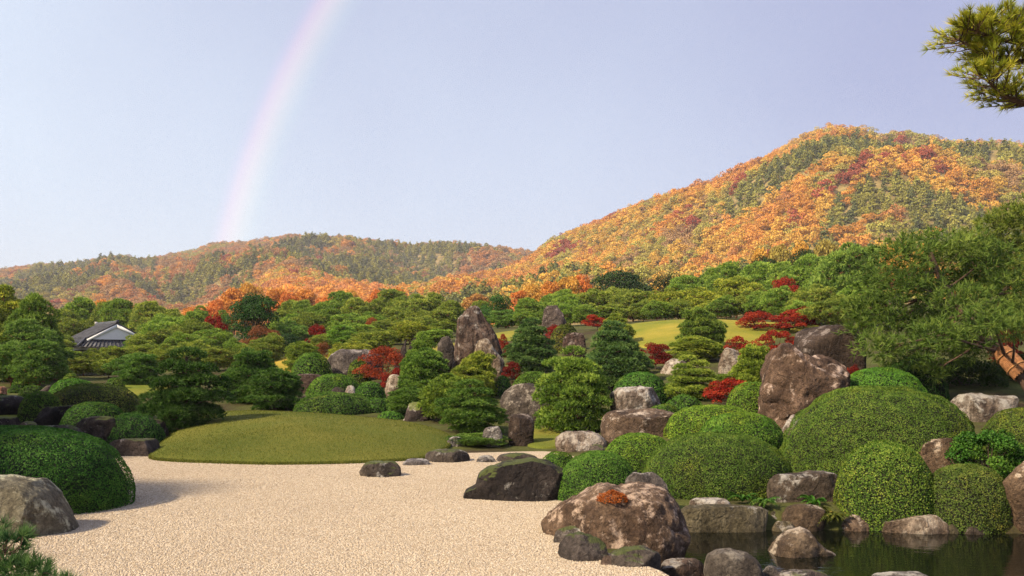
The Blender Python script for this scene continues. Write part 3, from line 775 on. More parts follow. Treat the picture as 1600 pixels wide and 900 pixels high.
rock('long squared slab of mossy tan stone walling the far pond shore', 1062, 1200, 790, 831, M_RT, base_z=W, depth=0.35, n=6, cuts=3, rough=0.45, name='stone_slab', cat='stone slab',
     poly=[(1062, 836), (1064, 800), (1075, 792), (1100, 790), (1150, 790), (1190, 793), (1200, 797), (1196, 815), (1188, 832), (1188, 836)])
rock('pale pinkish paving stone lying under the dome behind the slab', 1078, 1140, 779, 792, M_RP, Y=16.0, n=5, cuts=3, rough=0.5, depth=0.6)
rock('pointed brown rock island standing in the pond', 1199, 1301, 825, 871, M_RL, base_z=W, depth=0.8, cuts=5, color=(1.25, 1.2, 1.1),
     poly=[(1196, 866), (1206, 858), (1215, 842), (1232, 830), (1250, 824), (1262, 828), (1275, 845), (1290, 858), (1303, 864), (1300, 874), (1200, 874)])
rock('flat stone cut by the lower picture edge, below the rock island', 1205, 1302, 892, 915, M_RE, base_z=W, depth=0.7, color=(1.2, 1.15, 1.15))
rock('flat pale stone at the lower picture edge, right part of pond', 1358, 1462, 894, 915, M_RG, base_z=W, depth=0.6)
rock('squared brown rock with a grey top above the fern on the far shore', 1203, 1312, 737, 800, M_RB, Y=16.3, n=4.5, cuts=6, depth=0.6,
     poly=[(1203, 800), (1203, 752), (1212, 742), (1240, 739), (1270, 737), (1300, 739), (1311, 748), (1312, 800)])
rock('mottled brown rock at the waterline right of the stone slab', 1222, 1292, 788, 829, M_RB, base_z=W, color=(1.1, 1.0, 0.85), depth=0.7)
rock('small olive stone at the waterline touching the slab', 1198, 1226, 800, 826, M_RT, Y=15.6, depth=0.9, level=4)
rock('little flat tan stone in the water before the mottled rock', 1206, 1243, 815, 831, M_RT, base_z=W, depth=0.8, color=(1.2, 1.15, 1.1))
rock('small pinkish stone at the waterline left under the yellow-dotted bush', 1310, 1358, 805, 830, M_RB, base_z=W, color=(1.4, 1.25, 1.15))
rock('long pale lichen stone at the waterline between two round bushes', 1374, 1483, 804, 834, M_RP, base_z=W, depth=0.55, n=3.6, color=(0.85, 0.78, 0.68))
rock('low dark stone at the waterline under the right round bush', 1488, 1552, 821, 836, M_RB, base_z=W)
rock('tall smooth tan boulder cut by the right picture edge', 1557, 1680, 712, 834, M_RB, base_z=W, cuts=5, depth=0.8, color=(1.5, 1.3, 1.1), rough=0.7,
     poly=[(1570, 836), (1566, 800), (1557, 770), (1562, 745), (1580, 725), (1605, 712), (1640, 714), (1672, 740), (1682, 836)])
rock('flat-topped tan rock between the giant dome and the leafy shrub', 1430, 1512, 686, 740, M_RB, Y=18.3, n=4, color=(1.3, 1.1, 0.9), depth=0.7)
rock('small pale stone resting behind the flat-topped tan rock', 1462, 1508, 681, 705, M_RP, Y=19.3, level=4)
rock('broad pale wedge of rock below the wrapped pine trunk', 1474, 1594, 616, 690, M_RP, Y=24.0, cuts=5, depth=0.7, color=(0.85, 0.85, 0.82),
     poly=[(1474, 622), (1490, 617), (1530, 615), (1560, 617), (1590, 620), (1575, 636), (1548, 660), (1535, 690), (1515, 690), (1500, 660)])
rock('pale rock chip at the foot of the massive brown rock', 1222, 1262, 650, 672, M_RP, Y=22.6, level=4)
rock('small flat stone at the far waterline left of the slab', 1046, 1072, 818, 834, M_RE, base_z=W, level=4)
rock('small round tan stone at the waterline, right of the long pale stone', 1480, 1500, 820, 834, M_RT, base_z=W, level=4)
rock('small brown stone on the gravel rim between wedge and flat-topped stones', 938, 962, 868, 888, M_RE, base_z=-0.03, level=4, color=(1.2, 1.0, 0.9))
rock('low flat grey stone in the near pond beside the split-faced boulder', 1188, 1222, 884, 902, M_RG, base_z=W, level=4)
# --- big rocks at right centre
rock('massive cracked brown rock with white lichen crown on the right slope', 1187, 1324, 539, 672, M_RB, Y=25.0, depth=0.8, cuts=3, level=6, rough=1.3, color=(1.2, 0.98, 0.88),
     poly=[(1190, 690), (1188, 650), (1187, 620), (1193, 585), (1200, 552), (1212, 541), (1232, 540), (1246, 549), (1262, 558), (1285, 553), (1305, 558), (1320, 575), (1322, 600), (1310, 618), (1300, 650), (1300, 690)])
rock('plain dark brown upright rock behind the massive cracked rock', 1243, 1347, 507, 600, M_RB, Y=29.5, n=7, cuts=2, rough=0.4, color=(0.62, 0.55, 0.55), depth=0.6,
     poly=[(1243, 620), (1244, 560), (1250, 518), (1256, 511), (1290, 509), (1335, 507), (1345, 530), (1347, 620)])
rock('pale streaked block of rock with flat top behind the squat brown rock', 953, 1035, 604, 650, M_RP, Y=28.5, depth=0.7, cuts=5, n=3.6,
     poly=[(955, 655), (953, 615), (965, 607), (1000, 604), (1020, 606), (1030, 625), (1036, 655)])
rock('squat wide brown rock below the pale streaked block', 942, 1064, 639, 686, M_RB, depth=0.6, n=3.4, color=(1.25, 1.1, 1.0))
rock('pale grey boulder on the small gravel bay', 866, 948, 673, 703, M_RP, depth=0.75, color=(0.82, 0.78, 0.74))
rock('small dark stone right of the pale boulder on the gravel bay', 918, 945, 695, 706, M_RE, level=4)
rock('big grey weathered boulder behind the dark upright rock', 783, 878, 599, 668, M_RG, Y=31.5, depth=0.8, color=(0.72, 0.66, 0.60), rough=1.2)
rock('dark brown upright rock at the right foot of the layered pine', 795, 834, 647, 708, M_RB, Y=26.6, n=4, cuts=6, color=(0.55, 0.48, 0.46), depth=0.9)
rock('small bluish pale stone peeping through the layered pine', 755, 785, 662, 686, M_RG, Y=26.2, level=4)
rock('pale blue-grey stone at the lawn tip under the layered pine', 697, 728, 682, 698, M_RG, Y=26.2, level=4)
rock('dark boulder half hidden by the pine at the lawn back edge', 630, 672, 628, 664, M_RD, Y=33.0, color=(1.7, 1.6, 1.6))
# --- standing stones
rock('tallest standing stone, streaked brown with pale grey top', 706, 786, 476, 600, M_RS, Y=45.0, depth=0.65, cuts=6, rough=0.8, level=6,
     poly=[(703, 600), (708, 560), (712, 525), (714, 495), (720, 483), (732, 478), (742, 476), (750, 482), (756, 494), (766, 507), (772, 520), (778, 535), (784, 550), (786, 600)])
rock('pale craggy stone leaning on the front of the tallest standing stone', 733, 792, 524, 600, M_RP, Y=42.6, depth=0.7, cuts=6, color=(0.85, 0.78, 0.66),
     poly=[(731, 600), (738, 565), (744, 540), (750, 528), (758, 524), (765, 532), (775, 548), (786, 562), (793, 600)])
rock('round-shouldered grey standing stone with red maple at its foot', 846, 888, 477, 530, M_RG, Y=58.0, cuts=5, n=3.2, color=(0.72, 0.62, 0.58), rough=0.7,
     poly=[(848, 540), (847, 505), (850, 484), (855, 478), (870, 477), (878, 488), (886, 508), (888, 540)])
rock('dark squat stone with one pale edge above the clipped pine', 880, 915, 520, 560, M_RS, Y=50.0, n=3.6, color=(0.7, 0.62, 0.6))
rock('pale pointed stone beside the pine, left of the cracked rock', 1122, 1158, 537, 606, M_RP, Y=38.0, color=(0.8, 0.74, 0.66),
     poly=[(1124, 612), (1123, 575), (1126, 553), (1137, 539), (1146, 538), (1157, 548), (1152, 570), (1146, 612)])
rock('white slanted boulder half hidden behind a pine at the maple', 1026, 1104, 560, 606, M_RP, Y=40.0, color=(1.0, 0.97, 0.9),
     poly=[(1026, 606), (1032, 585), (1042, 566), (1052, 560), (1075, 566), (1095, 578), (1104, 606)])
rock('dark slanting slab of rock between the red maple and the pine', 614, 652, 519, 582, M_RD, Y=46.5, depth=0.6, color=(1.5, 1.4, 1.4),
     poly=[(614, 590), (618, 560), (624, 535), (634, 527), (648, 519), (651, 524), (642, 540), (634, 560), (630, 590)])
rock('small dark boulder left of the tallest standing stone', 683, 711, 525, 562, M_RE, Y=47.0, level=4)
rock('broad grey weathered boulder behind the clipped domes left of the maple', 512, 598, 545, 592, M_RG, Y=47.0, color=(0.72, 0.68, 0.68), depth=0.7)
rock('small white rock below the red maple', 602, 630, 585, 618, M_RP, Y=40.0, color=(1.15, 1.1, 1.0))
rock('low reddish stone wall face below the upper clipped dome', 452, 508, 584, 616, M_RB, Y=42.0, color=(0.8, 0.65, 0.65), n=4.5, depth=0.5)
rock('grey stone showing between the dark pine and the lower dome', 460, 486, 612, 634, M_RE, Y=39.0, level=4)
rock('small dark stone on top of the lower clipped dome', 514, 541, 604, 620, M_RE, Y=36.8, level=4, color=(0.7, 0.65, 0.65))
rock('little white rock right of the small dark stone above the dome', 536, 555, 601, 620, M_RP, Y=36.6, level=4)
# --- left group
rock('large smooth grey-green boulder before the near bush at left', -70, 112, 742, 842, M_RG, depth=0.8, color=(1.25, 1.30, 1.02), cuts=5, rough=0.7, base_z=0.0, level=6,
     poly=[(-80, 842), (-72, 770), (-30, 745), (0, 742), (30, 748), (58, 750), (78, 768), (92, 790), (104, 812), (112, 830), (108, 842)])
rock('flat brown stone slab at the left end of the lawn edge', 172, 252, 687, 713, M_RE, n=4.5, cuts=5, depth=0.7, color=(0.8, 0.75, 0.8))
rock('jagged dark rock below the dark pine beside the gravel inlet', 116, 200, 650, 706, M_RD, Y=26.5, rough=1.3, color=(1.1, 1.05, 1.05))
rock('dark rock under the low branches of the dark pine', 190, 262, 652, 698, M_RD, Y=27.8, color=(1.0, 1.0, 1.0))
rock('flat grey rock behind the top of the near bush', 50, 128, 664, 696, M_RE, Y=25.5, color=(0.9, 0.85, 0.9), rough=1.2)
rock('rough dark rock between the brownish dome and the small dark dome', 60, 146, 630, 672, M_RD, Y=30.8, rough=1.3, color=(0.9, 0.85, 0.9))
rock('dark rock at the left picture edge behind the bushes', -20, 42, 618, 652, M_RD, Y=33.0, color=(1.0, 1.0, 1.0))
rock('thin flat stone left of the rough dark rock', 30, 60, 657, 668, M_RE, Y=28.0, level=4)
rock('low dark stone at the far left beside the bush foot', -10, 30, 652, 668, M_RD, Y=30.5, n=4, level=4, color=(1.5, 1.4, 1.4))
rock('small dark rock among the clipped bushes at far left', 58, 84, 602, 616, M_RD, Y=38.0, level=4, color=(1.8, 1.7, 1.7))
rock('salmon-coloured stone block at the far left picture edge', -14, 8, 604, 619, M_RP, Y=41.0, n=6, cuts=1, rough=0.3, level=4, color=(1.5, 0.9, 0.65))

# orange moss clump on the big pond boulder
def moss_clump():
    r = np.random.default_rng(77); Yc = 13.35; cx = (957 - 800) / F * Yc; zt = zpix(759, Yc); w = 50 / F * Yc
    n = 2600; d = norm(r.normal(size=(n, 3))); d[:, 2] = np.abs(d[:, 2])
    P = d * np.array([w * 0.5, w * 0.42, 0.15]) * r.uniform(0.75, 1.02, n)[:, None]
    P[:, 2] += 0.03 * fbm(P * 9, 3, 2)
    v, f = leaf_quads(P, d, 0.02, r, 0.9)
    m = foliage('orange_moss', [(0, (0.14, 0.030, 0.008)), (0.5, (0.34, 0.085, 0.018)), (1, (0.50, 0.17, 0.04))], 0.2)
    rk = ROCKS[0]; V = np.array([q.co[:] for q in rk.data.vertices]) + np.array(rk.location)
    px_ = 800 + V[:, 0] / V[:, 1] * F; py_ = HY - (V[:, 2] - H) / V[:, 1] * F
    k = np.where((np.abs(px_ - 957) < 14) & (np.abs(py_ - 778) < 6))[0]; b = V[k[np.argmin(V[k, 1])]]      # front-most spot near the boulder's crown
    o = ob('moss_clump', build_mesh('moss_clump', v, f, [m], np.repeat(r.random(n), 4)), loc=(b[0], b[1] + 0.10, b[2] - 0.01))
    tag(o, 'tuft of orange moss growing on top of the big pond boulder', 'moss')
moss_clump()

# ------------------------------------------------------------------ clipped azalea domes
_bs = [0]
def dome(label, x0, x1, yt, yb, Y=None, tint=(1, 1, 1), leaf=None, dens=1.0, depth=0.85, n=2.45, base_z=None, lump=0.03, speck=None, name='clipped_bush', sink=0.15):
    _bs[0] += 1; seed = 400 + _bs[0]; r = np.random.default_rng(seed)
    xc = (x0 + x1) / 2
    if Y is not None: Yf = Y
    elif base_z is not None: Yf = (H - base_z) * F / (yb - HY)
    else: Yf = hit(xc, min(yb, 800))[1]
    rx = 0.5 * (x1 - x0) / F * Yf; ry = rx * depth; Yc = Yf + ry; rx = 0.5 * (x1 - x0) / F * Yc
    cx = (xc - 800) / F * Yc; zt = zpix(yt, Yc)
    zb = (base_z if base_z is not None else min(tz(cx, Yf), tz(cx, Yc), tz(cx, Yc + ry))) - sink
    zb = min(zb, zpix(yb, Yf) - 0.05)
    hz = zt - zb
    if leaf is None: leaf = float(np.clip(0.0018 * Yf, 0.029, 0.08))
    area = 2 * np.pi * ((rx * ry) ** 1.6 / 3 + (rx * hz) ** 1.6 / 3 + (ry * hz) ** 1.6 / 3) ** (1 / 1.6)
    N_ = int(min(64000, dens * 1.75 * area / (leaf * leaf * 0.6)))
    def surf(d, s=1.0):
        sup = (np.hypot(d[:, 0], d[:, 1]) ** n + np.abs(d[:, 2]) ** n) ** (-1 / n)
        q = d * sup[:, None]
        k = 1 + lump * fbm(q * 2.2 + seed * 5.1, seed, 2) + 0.5 * lump * noise(q * 9.0 + seed, seed + 3)
        return q * (k * s)[:, None] * np.array([rx, ry, hz])
    d = norm(r.normal(size=(N_ * 2, 3)) * np.array([rx, ry, hz * 1.15])); d = d / np.array([rx, ry, hz]); d = norm(d); d[:, 2] = np.abs(d[:, 2])
    d = d[(d[:, 1] < 0.25) | (r.random(len(d)) < 0.35)][:N_]; N_ = len(d)      # sparser on the far side
    P = surf(d, 1.0); nr = norm(P / np.array([rx, ry, hz]) ** 2)
    dp = leaf * np.where(r.random(N_) < 0.015, r.uniform(0.4, 1.9, N_), r.uniform(-0.9, 0.35, N_))[:, None]      # a few stray shoots; P = P + nr * dp
    lv, lf = leaf_quads(P, nr, leaf, r, 0.62, 0.62)
    pn = fbm(P * 1.1 + seed, seed + 8, 2); pf = noise(P / (leaf * 4.0) + seed, seed + 9)
    tone = np.clip(0.46 + 0.16 * pn + 0.20 * pf + r.normal(0, 0.16, N_), 0, 1)
    if speck:
        k = r.random(N_) < speck; tone[k] = 1.0
    iv, if_ = ico(4); up = iv[:, 2] > -0.3
    core = surf(np.c_[iv[:, :2], np.maximum(iv[:, 2], 0)] + 1e-6, 0.955); core[:, 2] -= leaf * 0.5
    V = np.vstack([lv, core]); fl = [if_ + len(lv), lf]
    tn = np.r_[np.repeat(tone, 4), np.full(len(core), 0.1)]
    me = build_mesh(name, V, fl, [M_BOX, M_CORE], tn, midx=np.r_[np.ones(len(if_)), np.zeros(len(lf))])
    o = ob(name, me, loc=(cx, Yc, zb)); o.color = (*tint, 1)
    tag(o, label, 'bush', 'clipped azalea domes')
    return o

G1 = (1, 1, 1)
dome('large dark green dome bush by the grey-green boulder at lower left', -165, 203, 666, 815, base_z=0.0, tint=(0.62, 0.95, 0.80), leaf=0.036, n=2.5, sink=0.05)
dome('broad dome bush above the stone slab, rust-tinged at its left shoulder', 1000, 1240, 676, 786, Y=16.6, tint=(1.05, 1.0, 0.85), leaf=0.029)
dome('round green dome bush touching the black boulder', 868, 1002, 706, 788, tint=(0.9, 1.1, 0.85), leaf=0.029)
dome('low light green dome bush behind the round one at the black boulder', 936, 1060, 678, 738, Y=19.6, tint=(1.35, 1.4, 0.9))
dome('small dark flat dome bush peeping over the black boulder', 842, 903, 706, 726, Y=20.5, tint=(0.85, 1.05, 0.8))
dome('middle dome bush of the three stepping up to the cracked rock', 1085, 1229, 645, 705, Y=21.5, tint=(1.15, 1.35, 0.9))
dome('upper bright dome bush left of the three stepping to the cracked rock', 1036, 1188, 632, 690, Y=24.2, tint=(1.55, 1.5, 0.9))
dome('dome bush hugging the left side of the massive cracked rock', 1133, 1215, 596, 655, Y=26.4, tint=(1.5, 1.45, 0.9))
dome('giant wide dome bush in the middle of the right bank', 1223, 1527, 606, 742, Y=18.4, tint=(1.15, 1.08, 0.85), leaf=0.030, lump=0.045)
dome('fresh green dome bush behind the giant one', 1303, 1450, 575, 622, Y=25.4, tint=(1.0, 1.35, 0.9))
dome('yellow-dotted round bush hanging over the pond', 1305, 1462, 690, 828, base_z=-0.26, tint=(1.1, 1.1, 0.8), leaf=0.032, speck=0.16, n=2.5, sink=0.05)
dome('olive round bush by the tan boulder at the right pond shore', 1440, 1580, 727, 831, base_z=-0.26, tint=(1.0, 0.85, 0.85), leaf=0.029, n=2.6, sink=0.05)
dome('dome bush with rusty top cut by the right picture edge', 1530, 1690, 636, 725, Y=18.6, tint=(1.15, 0.95, 0.8))
# left bank
dome('wide brownish dome bush at the back left bank', 70, 224, 600, 655, Y=32.0, tint=(1.0, 0.80, 0.85))
dome('bright green dome bush behind the wide brownish one', 74, 154, 592, 625, Y=37.0, tint=(0.9, 1.25, 0.85))
dome('olive green dome bush left of the wide brownish one', 30, 98, 612, 668, Y=31.0, tint=(0.95, 1.0, 0.8))
dome('dark low dome bush before the wide brownish one', 95, 200, 628, 680, Y=28.5, tint=(0.6, 0.85, 0.75))
dome('green dome bush beside the small dark rock at far left', 30, 72, 602, 625, Y=40.0, tint=(0.8, 1.0, 0.8))
dome('small ball bush at far left under the tall pines', 10, 36, 604, 622, Y=43.0, tint=(0.75, 0.95, 0.8), n=2.0)
dome('dark ball bush under the leaning red trunk', 18, 54, 590, 608, Y=47.0, tint=(0.7, 0.95, 0.85), n=2.0)
dome('small clipped bush right of the bright dome at left', 164, 196, 590, 606, Y=44.0, tint=(1.1, 1.15, 0.9))
dome('yellowish low bush topping the bright dome at left', 96, 126, 584, 598, Y=45.0, tint=(1.3, 1.2, 0.85))
dome('low dark bush at the left picture edge', -20, 20, 616, 632, Y=37.5, tint=(0.7, 0.9, 0.8))
dome('tiny moss-green mound beside the flat slab at the lawn end', 155, 184, 695, 708, tint=(0.8, 1.0, 0.8))
dome('dark shaggy low bush under the dark pine at the gravel inlet', 162, 256, 647, 695, Y=26.4, tint=(0.6, 0.85, 0.85), lump=0.12)
# centre bank
dome('broad dark dome bush at the back edge of the lawn', 457, 589, 613, 660, Y=34.6, tint=(0.85, 0.95, 0.8))
dome('bright dome bush stepping up behind the broad dark one', 477, 568, 585, 630, Y=38.5, tint=(1.1, 1.25, 0.85))
dome('upper bright dome bush beside the broad grey boulder', 454, 520, 551, 592, Y=45.5, tint=(1.05, 1.2, 0.85))
dome('olive bush before the broad grey boulder', 542, 580, 561, 584, Y=45.0, tint=(1.2, 1.05, 0.8))
dome('small clipped bush right of the little white rock', 552, 604, 597, 626, Y=37.5, tint=(0.8, 1.05, 0.85))
dome('low green mound bush at the lawn back edge', 588, 632, 643, 660, Y=33.5, tint=(0.85, 1.2, 0.85))
dome('mid-size green bush under the red maple at the lawn back', 565, 612, 622, 652, Y=35.5, tint=(0.9, 1.1, 0.85), lump=0.1)
dome('green bush left of the pine at the lawn back', 606, 655, 616, 650, Y=34.8, tint=(0.85, 1.05, 0.85), lump=0.14)
dome('green dome bush above the big grey weathered boulder', 793, 876, 581, 615, Y=34.0, tint=(1.15, 1.15, 0.8))
dome('dark green dome bush behind the pale streaked block', 955, 1046, 582, 630, Y=31.5, tint=(0.75, 1.05, 0.85))
dome('small dark bush right of the clipped pine at the standing stone', 770, 800, 588, 612, Y=38.5, tint=(0.7, 0.95, 0.85))
dome('low hedge bush between the pale block and the squat brown rock', 1008, 1066, 632, 650, Y=27.6, tint=(0.9, 1.0, 0.8))
dome('low green bush under the open-tiered pine', 1040, 1098, 618, 640, Y=29.5, tint=(0.9, 1.1, 0.85), lump=0.12)
dome('small rounded bush left of the open-tiered pine', 1030, 1066, 600, 624, Y=33.0, tint=(0.7, 1.0, 0.8), lump=0.1)
dome('dark glossy shrub behind the fresh green dome', 1372, 1482, 562, 620, Y=27.5, tint=(0.38, 0.55, 0.5), lump=0.14)
dome('brown-green thicket beside the upright dark rock', 1290, 1352, 508, 590, Y=30.5, tint=(0.8, 0.6, 0.6), lump=0.12, depth=0.5)
dome('brownish low bush above the dark squat stone', 858, 905, 508, 550, Y=53.0, tint=(1.2, 0.85, 0.8), lump=0.08)

# ------------------------------------------------------------------ pines
def pine_meshes(seed, Hh, R, mat, bark, base=0.22, pad=0.36, thick=0.5, L=0.15, w=0.030, k=6, gap=0.085, spread=0.55, prof='dome', limb=0.05, lean=0.15, fill=0.25, tiers=None, zj=0.55):
    r = np.random.default_rng(seed)
    # trunk
    tp = np.array([[0, 0, -0.25], [0.10 * r.normal(), 0.10 * r.normal(), Hh * 0.25], [lean * r.normal() * R, lean * r.normal() * R, Hh * 0.55], [0.4 * lean * r.normal() * R, 0.4 * lean * r.normal() * R, Hh * 0.90]])
    tt = np.linspace(0, 3, 14); trunk = np.stack([np.interp(tt, range(4), tp[:, c]) for c in range(3)], 1)
    trunk[1:-1] = (trunk[:-2] + 2 * trunk[1:-1] + trunk[2:]) / 4
    ts = Soup(); r0 = limb * Hh * 0.55 + 0.03
    tube(ts, trunk, np.linspace(r0, r0 * 0.3, len(trunk)), 8)
    def tr_at(z): return np.array([np.interp(z, trunk[:, 2], trunk[:, 0]), np.interp(z, trunk[:, 2], trunk[:, 1]), z])
    pads = []
    nt = tiers or max(4, int(round(Hh * (1 - base) / (R * pad * thick * 1.15))))
    for q in range(nt):
        t = q / (nt - 1); z = Hh * (base + (0.97 - base) * t)
        if prof == 'dome': rt = R * math.sqrt(max(0.02, 1 - (max(0, t - 0.18) / 0.86) ** 2)) * (0.82 + 0.18 * min(1, t / 0.18))
        elif prof == 'cone': rt = R * (1.02 - 0.86 * t)
        elif prof == 'umbrella': rt = R * (0.62 + 0.42 * math.sin(math.pi * min(1, t * 0.9 + 0.05)) - 0.35 * t ** 4)
        else: rt = R
        rt *= r.uniform(0.86, 1.1)
        pr = R * pad * r.uniform(0.85, 1.15) * (1.1 - 0.2 * t)
        rad_ = max(0.0, rt - pr * 0.75)
        na = 1 if rad_ < pr * 0.35 else max(3, int(round(2 * np.pi * rad_ / (1.62 * pr))))
        a0 = r.uniform(0, 6.28)
        for a in range(na):
            th = a0 + 6.283 * a / na + r.normal() * 0.18; rr = rad_ * r.uniform(0.72, 1.06)
            c = tr_at(min(z, Hh * 0.9)); c = c + np.array([rr * math.cos(th), rr * math.sin(th), 0]); c[2] = min(Hh - pr * thick * 0.9, z - pr * thick * 0.9 + r.uniform(-zj, zj) * Hh / nt)
            pads.append((c, pr * r.uniform(0.8, 1.2), pr * thick * r.uniform(0.8, 1.2)))
        if rad_ > pr * 1.2 and fill > 0:
            for a in range(int(na * fill * 2) + 1):
                th = r.uniform(0, 6.28); c = tr_at(min(z, Hh * 0.9)) + np.array([rad_ * .45 * math.cos(th), rad_ * .45 * math.sin(th), 0]); c[2] = z - pr * thick * 0.6
                pads.append((c, pr, pr * thick))
    Ps, As, Ts = [], [], []
    for c, pr, ph in pads:
        n = max(12, int(np.pi * pr * pr * (1 + 1.0 * ph / pr) / gap ** 2))
        d = norm(r.normal(size=(n, 3))); d[:, 2] = np.where(d[:, 2] < -0.35, -d[:, 2], d[:, 2])
        P = c + d * np.array([pr, pr, ph]) * (r.uniform(0.78, 1.0, n) * (1 + 0.22 * noise(d * 2.6 + r.uniform(0, 99), seed)))[:, None]
        Ps.append(P); As.append(norm(d + np.array([0, 0, 0.45]))); Ts.append(np.clip(0.46 + r.normal() * 0.10 + r.normal(0, 0.17, n), 0, 1))
        zb = max(Hh * 0.12, min(Hh * 0.88, c[2] - 0.35 * math.hypot(c[0], c[1]) - 0.05)); b0 = tr_at(zb)
        md = (b0 + c) / 2 + np.array([0, 0, 0.12 * r.normal()])
        tube(ts, bez(b0, md, c - np.array([0, 0, ph * 0.25]), 6), np.linspace(r0 * 0.38, r0 * 0.10, 6), 5, cap=False)
        for g in range(3):
            th = r.uniform(0, 6.28); e_ = c + np.array([pr * .75 * math.cos(th), pr * .75 * math.sin(th), 0.05 * ph])
            tube(ts, bez(c - np.array([0, 0, ph * .25]), (c + e_) / 2, e_, 4), np.linspace(r0 * 0.12, r0 * 0.03, 4), 4, cap=False)
    P = np.vstack(Ps); A = np.vstack(As); T = np.concatenate(Ts)
    v, f = needle_tufts(P, A, k, L, w, spread, r)
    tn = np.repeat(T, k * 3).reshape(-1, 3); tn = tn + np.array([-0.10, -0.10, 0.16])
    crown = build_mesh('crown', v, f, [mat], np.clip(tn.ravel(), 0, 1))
    trunkm = ts.mesh('trunk', [bark], smooth=True)
    top = float(np.percentile(v[:, 2], 99.7)); ext = float(np.percentile(np.hypot(v[:, 0], v[:, 1]), 98.5))
    return trunkm, crown, top, ext

PV = {}
def pv(key, **k):
    PV[key] = pine_meshes(**k)
for q in range(3):      # far, broad and low
    pv(('far', 0, q), seed=20 + q, Hh=4.2, R=2.9, mat=M_PINE, bark=M_REDBARK, L=0.24, w=0.10, gap=0.16, k=4, prof='umbrella', pad=0.24, thick=0.60, base=0.30, limb=0.035)
for q in range(3):      # far, rounded
    pv(('far', 1, q), seed=40 + q, Hh=5.2, R=2.5, mat=M_PINE, bark=M_REDBARK, L=0.23, w=0.095, gap=0.155, k=4, prof='dome', pad=0.27, thick=0.60)
for q in range(2):      # far, tall
    pv(('far', 2, q), seed=60 + q, Hh=6.5, R=2.2, mat=M_PINE, bark=M_REDBARK, L=0.23, w=0.095, gap=0.155, k=4, prof='dome', pad=0.32, thick=0.58)
for q in range(3):      # clipped round niwaki
    pv(('near', 1, q), seed=80 + q, Hh=2.6, R=1.35, mat=M_PINE, bark=M_BARK, L=0.125, w=0.042, gap=0.079, k=5, prof='dome', pad=0.27, thick=0.55, base=0.15)
for q in range(2):      # clipped tall niwaki
    pv(('near', 2, q), seed=90 + q, Hh=3.4, R=1.25, mat=M_PINE_D, bark=M_BARK, L=0.125, w=0.042, gap=0.079, k=5, prof='dome', pad=0.32, thick=0.52, base=0.14)
for q in range(2):      # low spreading niwaki
    pv(('near', 0, q), seed=96 + q, Hh=1.9, R=1.7, mat=M_PINE, bark=M_BARK, L=0.125, w=0.042, gap=0.080, k=5, prof='umbrella', pad=0.27, thick=0.48, base=0.25)

for q in range(3):      # wide flat-tiered niwaki
    pv(('tier', 1, q), seed=70 + q, Hh=2.7, R=1.45, mat=M_PINE, bark=M_BARK, L=0.125, w=0.040, gap=0.077, k=5, prof='dome', pad=0.36, thick=0.40, base=0.13, tiers=6 + q % 2, zj=0.26, fill=0.5)
_pn = [0]
def pine(label, px, yt, w, Y=None, yb=None, set_='far', tint=(1, 1, 1), asp=None, var=None, group=None, rot=None, name='pine_tree'):
    _pn[0] += 1; i = _pn[0]
    x, Yc = hit(px, yb) if Y is None else ((px - 800) / F * Y, Y)
    zb = tz(x, Yc); hh = zpix(yt, Yc) - zb; ww = w / F * Yc
    a = hh / ww
    if asp is None:
        asp = 0 if a < 0.82 else (1 if a < 1.35 else 2)
    keys = [k for k in PV if k[0] == set_ and k[1] == asp]
    key = keys[(i if var is None else var) % len(keys)]
    tm, cm, top, ext = PV[key]
    e_ = ob(name, None, loc=(x, Yc, zb - 0.02)); e_.scale = (ww / 2 / ext, ww / 2 / ext, hh / top)
    e_.rotation_euler = (0, 0, (i * 2.4) % 6.283 if rot is None else rot)
    kb = 1.5 if set_ == 'far' else 1.3
    c = ob('crown', cm, e_); c.color = (tint[0] * kb, tint[1] * kb, tint[2] * kb, 1)
    ob('trunk', tm, e_)
    tag(e_, label, 'pine', group or 'garden pines')
    return e_

ORD = ['leftmost', 'second', 'third', 'fourth', 'fifth', 'sixth', 'seventh', 'eighth', 'ninth', 'tenth', 'eleventh', 'twelfth', 'thirteenth', 'fourteenth', 'fifteenth', 'sixteenth', 'seventeenth', 'eighteenth', 'nineteenth', 'twentieth']
def pine_row(where, items, tint=(1, 1, 1), **kw):
    items = sorted(items); n = len(items); r = np.random.default_rng(len(where))
    for i, it in enumerate(items):
        px, yt, w, Y = it[:4]; tn = it[4] if len(it) > 4 else tint
        jt = r.uniform(0.85, 1.15); tn = tuple(c * jt for c in tn)
        o_ = 'leftmost' if i == 0 else ('rightmost' if i == n - 1 else ORD[i] + ' from left')
        pine(f'{o_} of {n} pines {where}', px, yt, w, Y, tint=tn, group='pines ' + where, **kw)

OL = (1.08, 1.04, 0.9); YE = (1.42, 1.25, 0.8); TE = (0.72, 0.95, 1.0); GR = (0.95, 1.1, 0.9)
pine_row('in the clump at the left edge', [(8, 448, 92, 62, YE), (52, 462, 92, 58, GR), (-22, 470, 90, 60, YE), (48, 500, 100, 52, TE), (18, 535, 100, 48, TE), (60, 532, 84, 47, TE), (-10, 505, 90, 52, OL)])
pine_row('in the far row behind the tiled house', [(98, 484, 66, 112, OL), (128, 466, 74, 118, GR), (160, 474, 56, 116, OL), (186, 468, 70, 112, GR), (112, 498, 66, 104, OL), (216, 476, 56, 112, OL), (70, 490, 60, 110, OL)], OL)
pine_row('around the front of the tiled house', [(88, 516, 56, 82, OL), (100, 544, 80, 66, GR), (66, 548, 70, 60, GR), (146, 545, 56, 64, OL), (182, 541, 56, 66, OL), (212, 530, 50, 76, TE), (130, 558, 66, 57, OL), (170, 560, 54, 55, OL), (78, 566, 60, 52, GR), (36, 566, 80, 50, TE)])
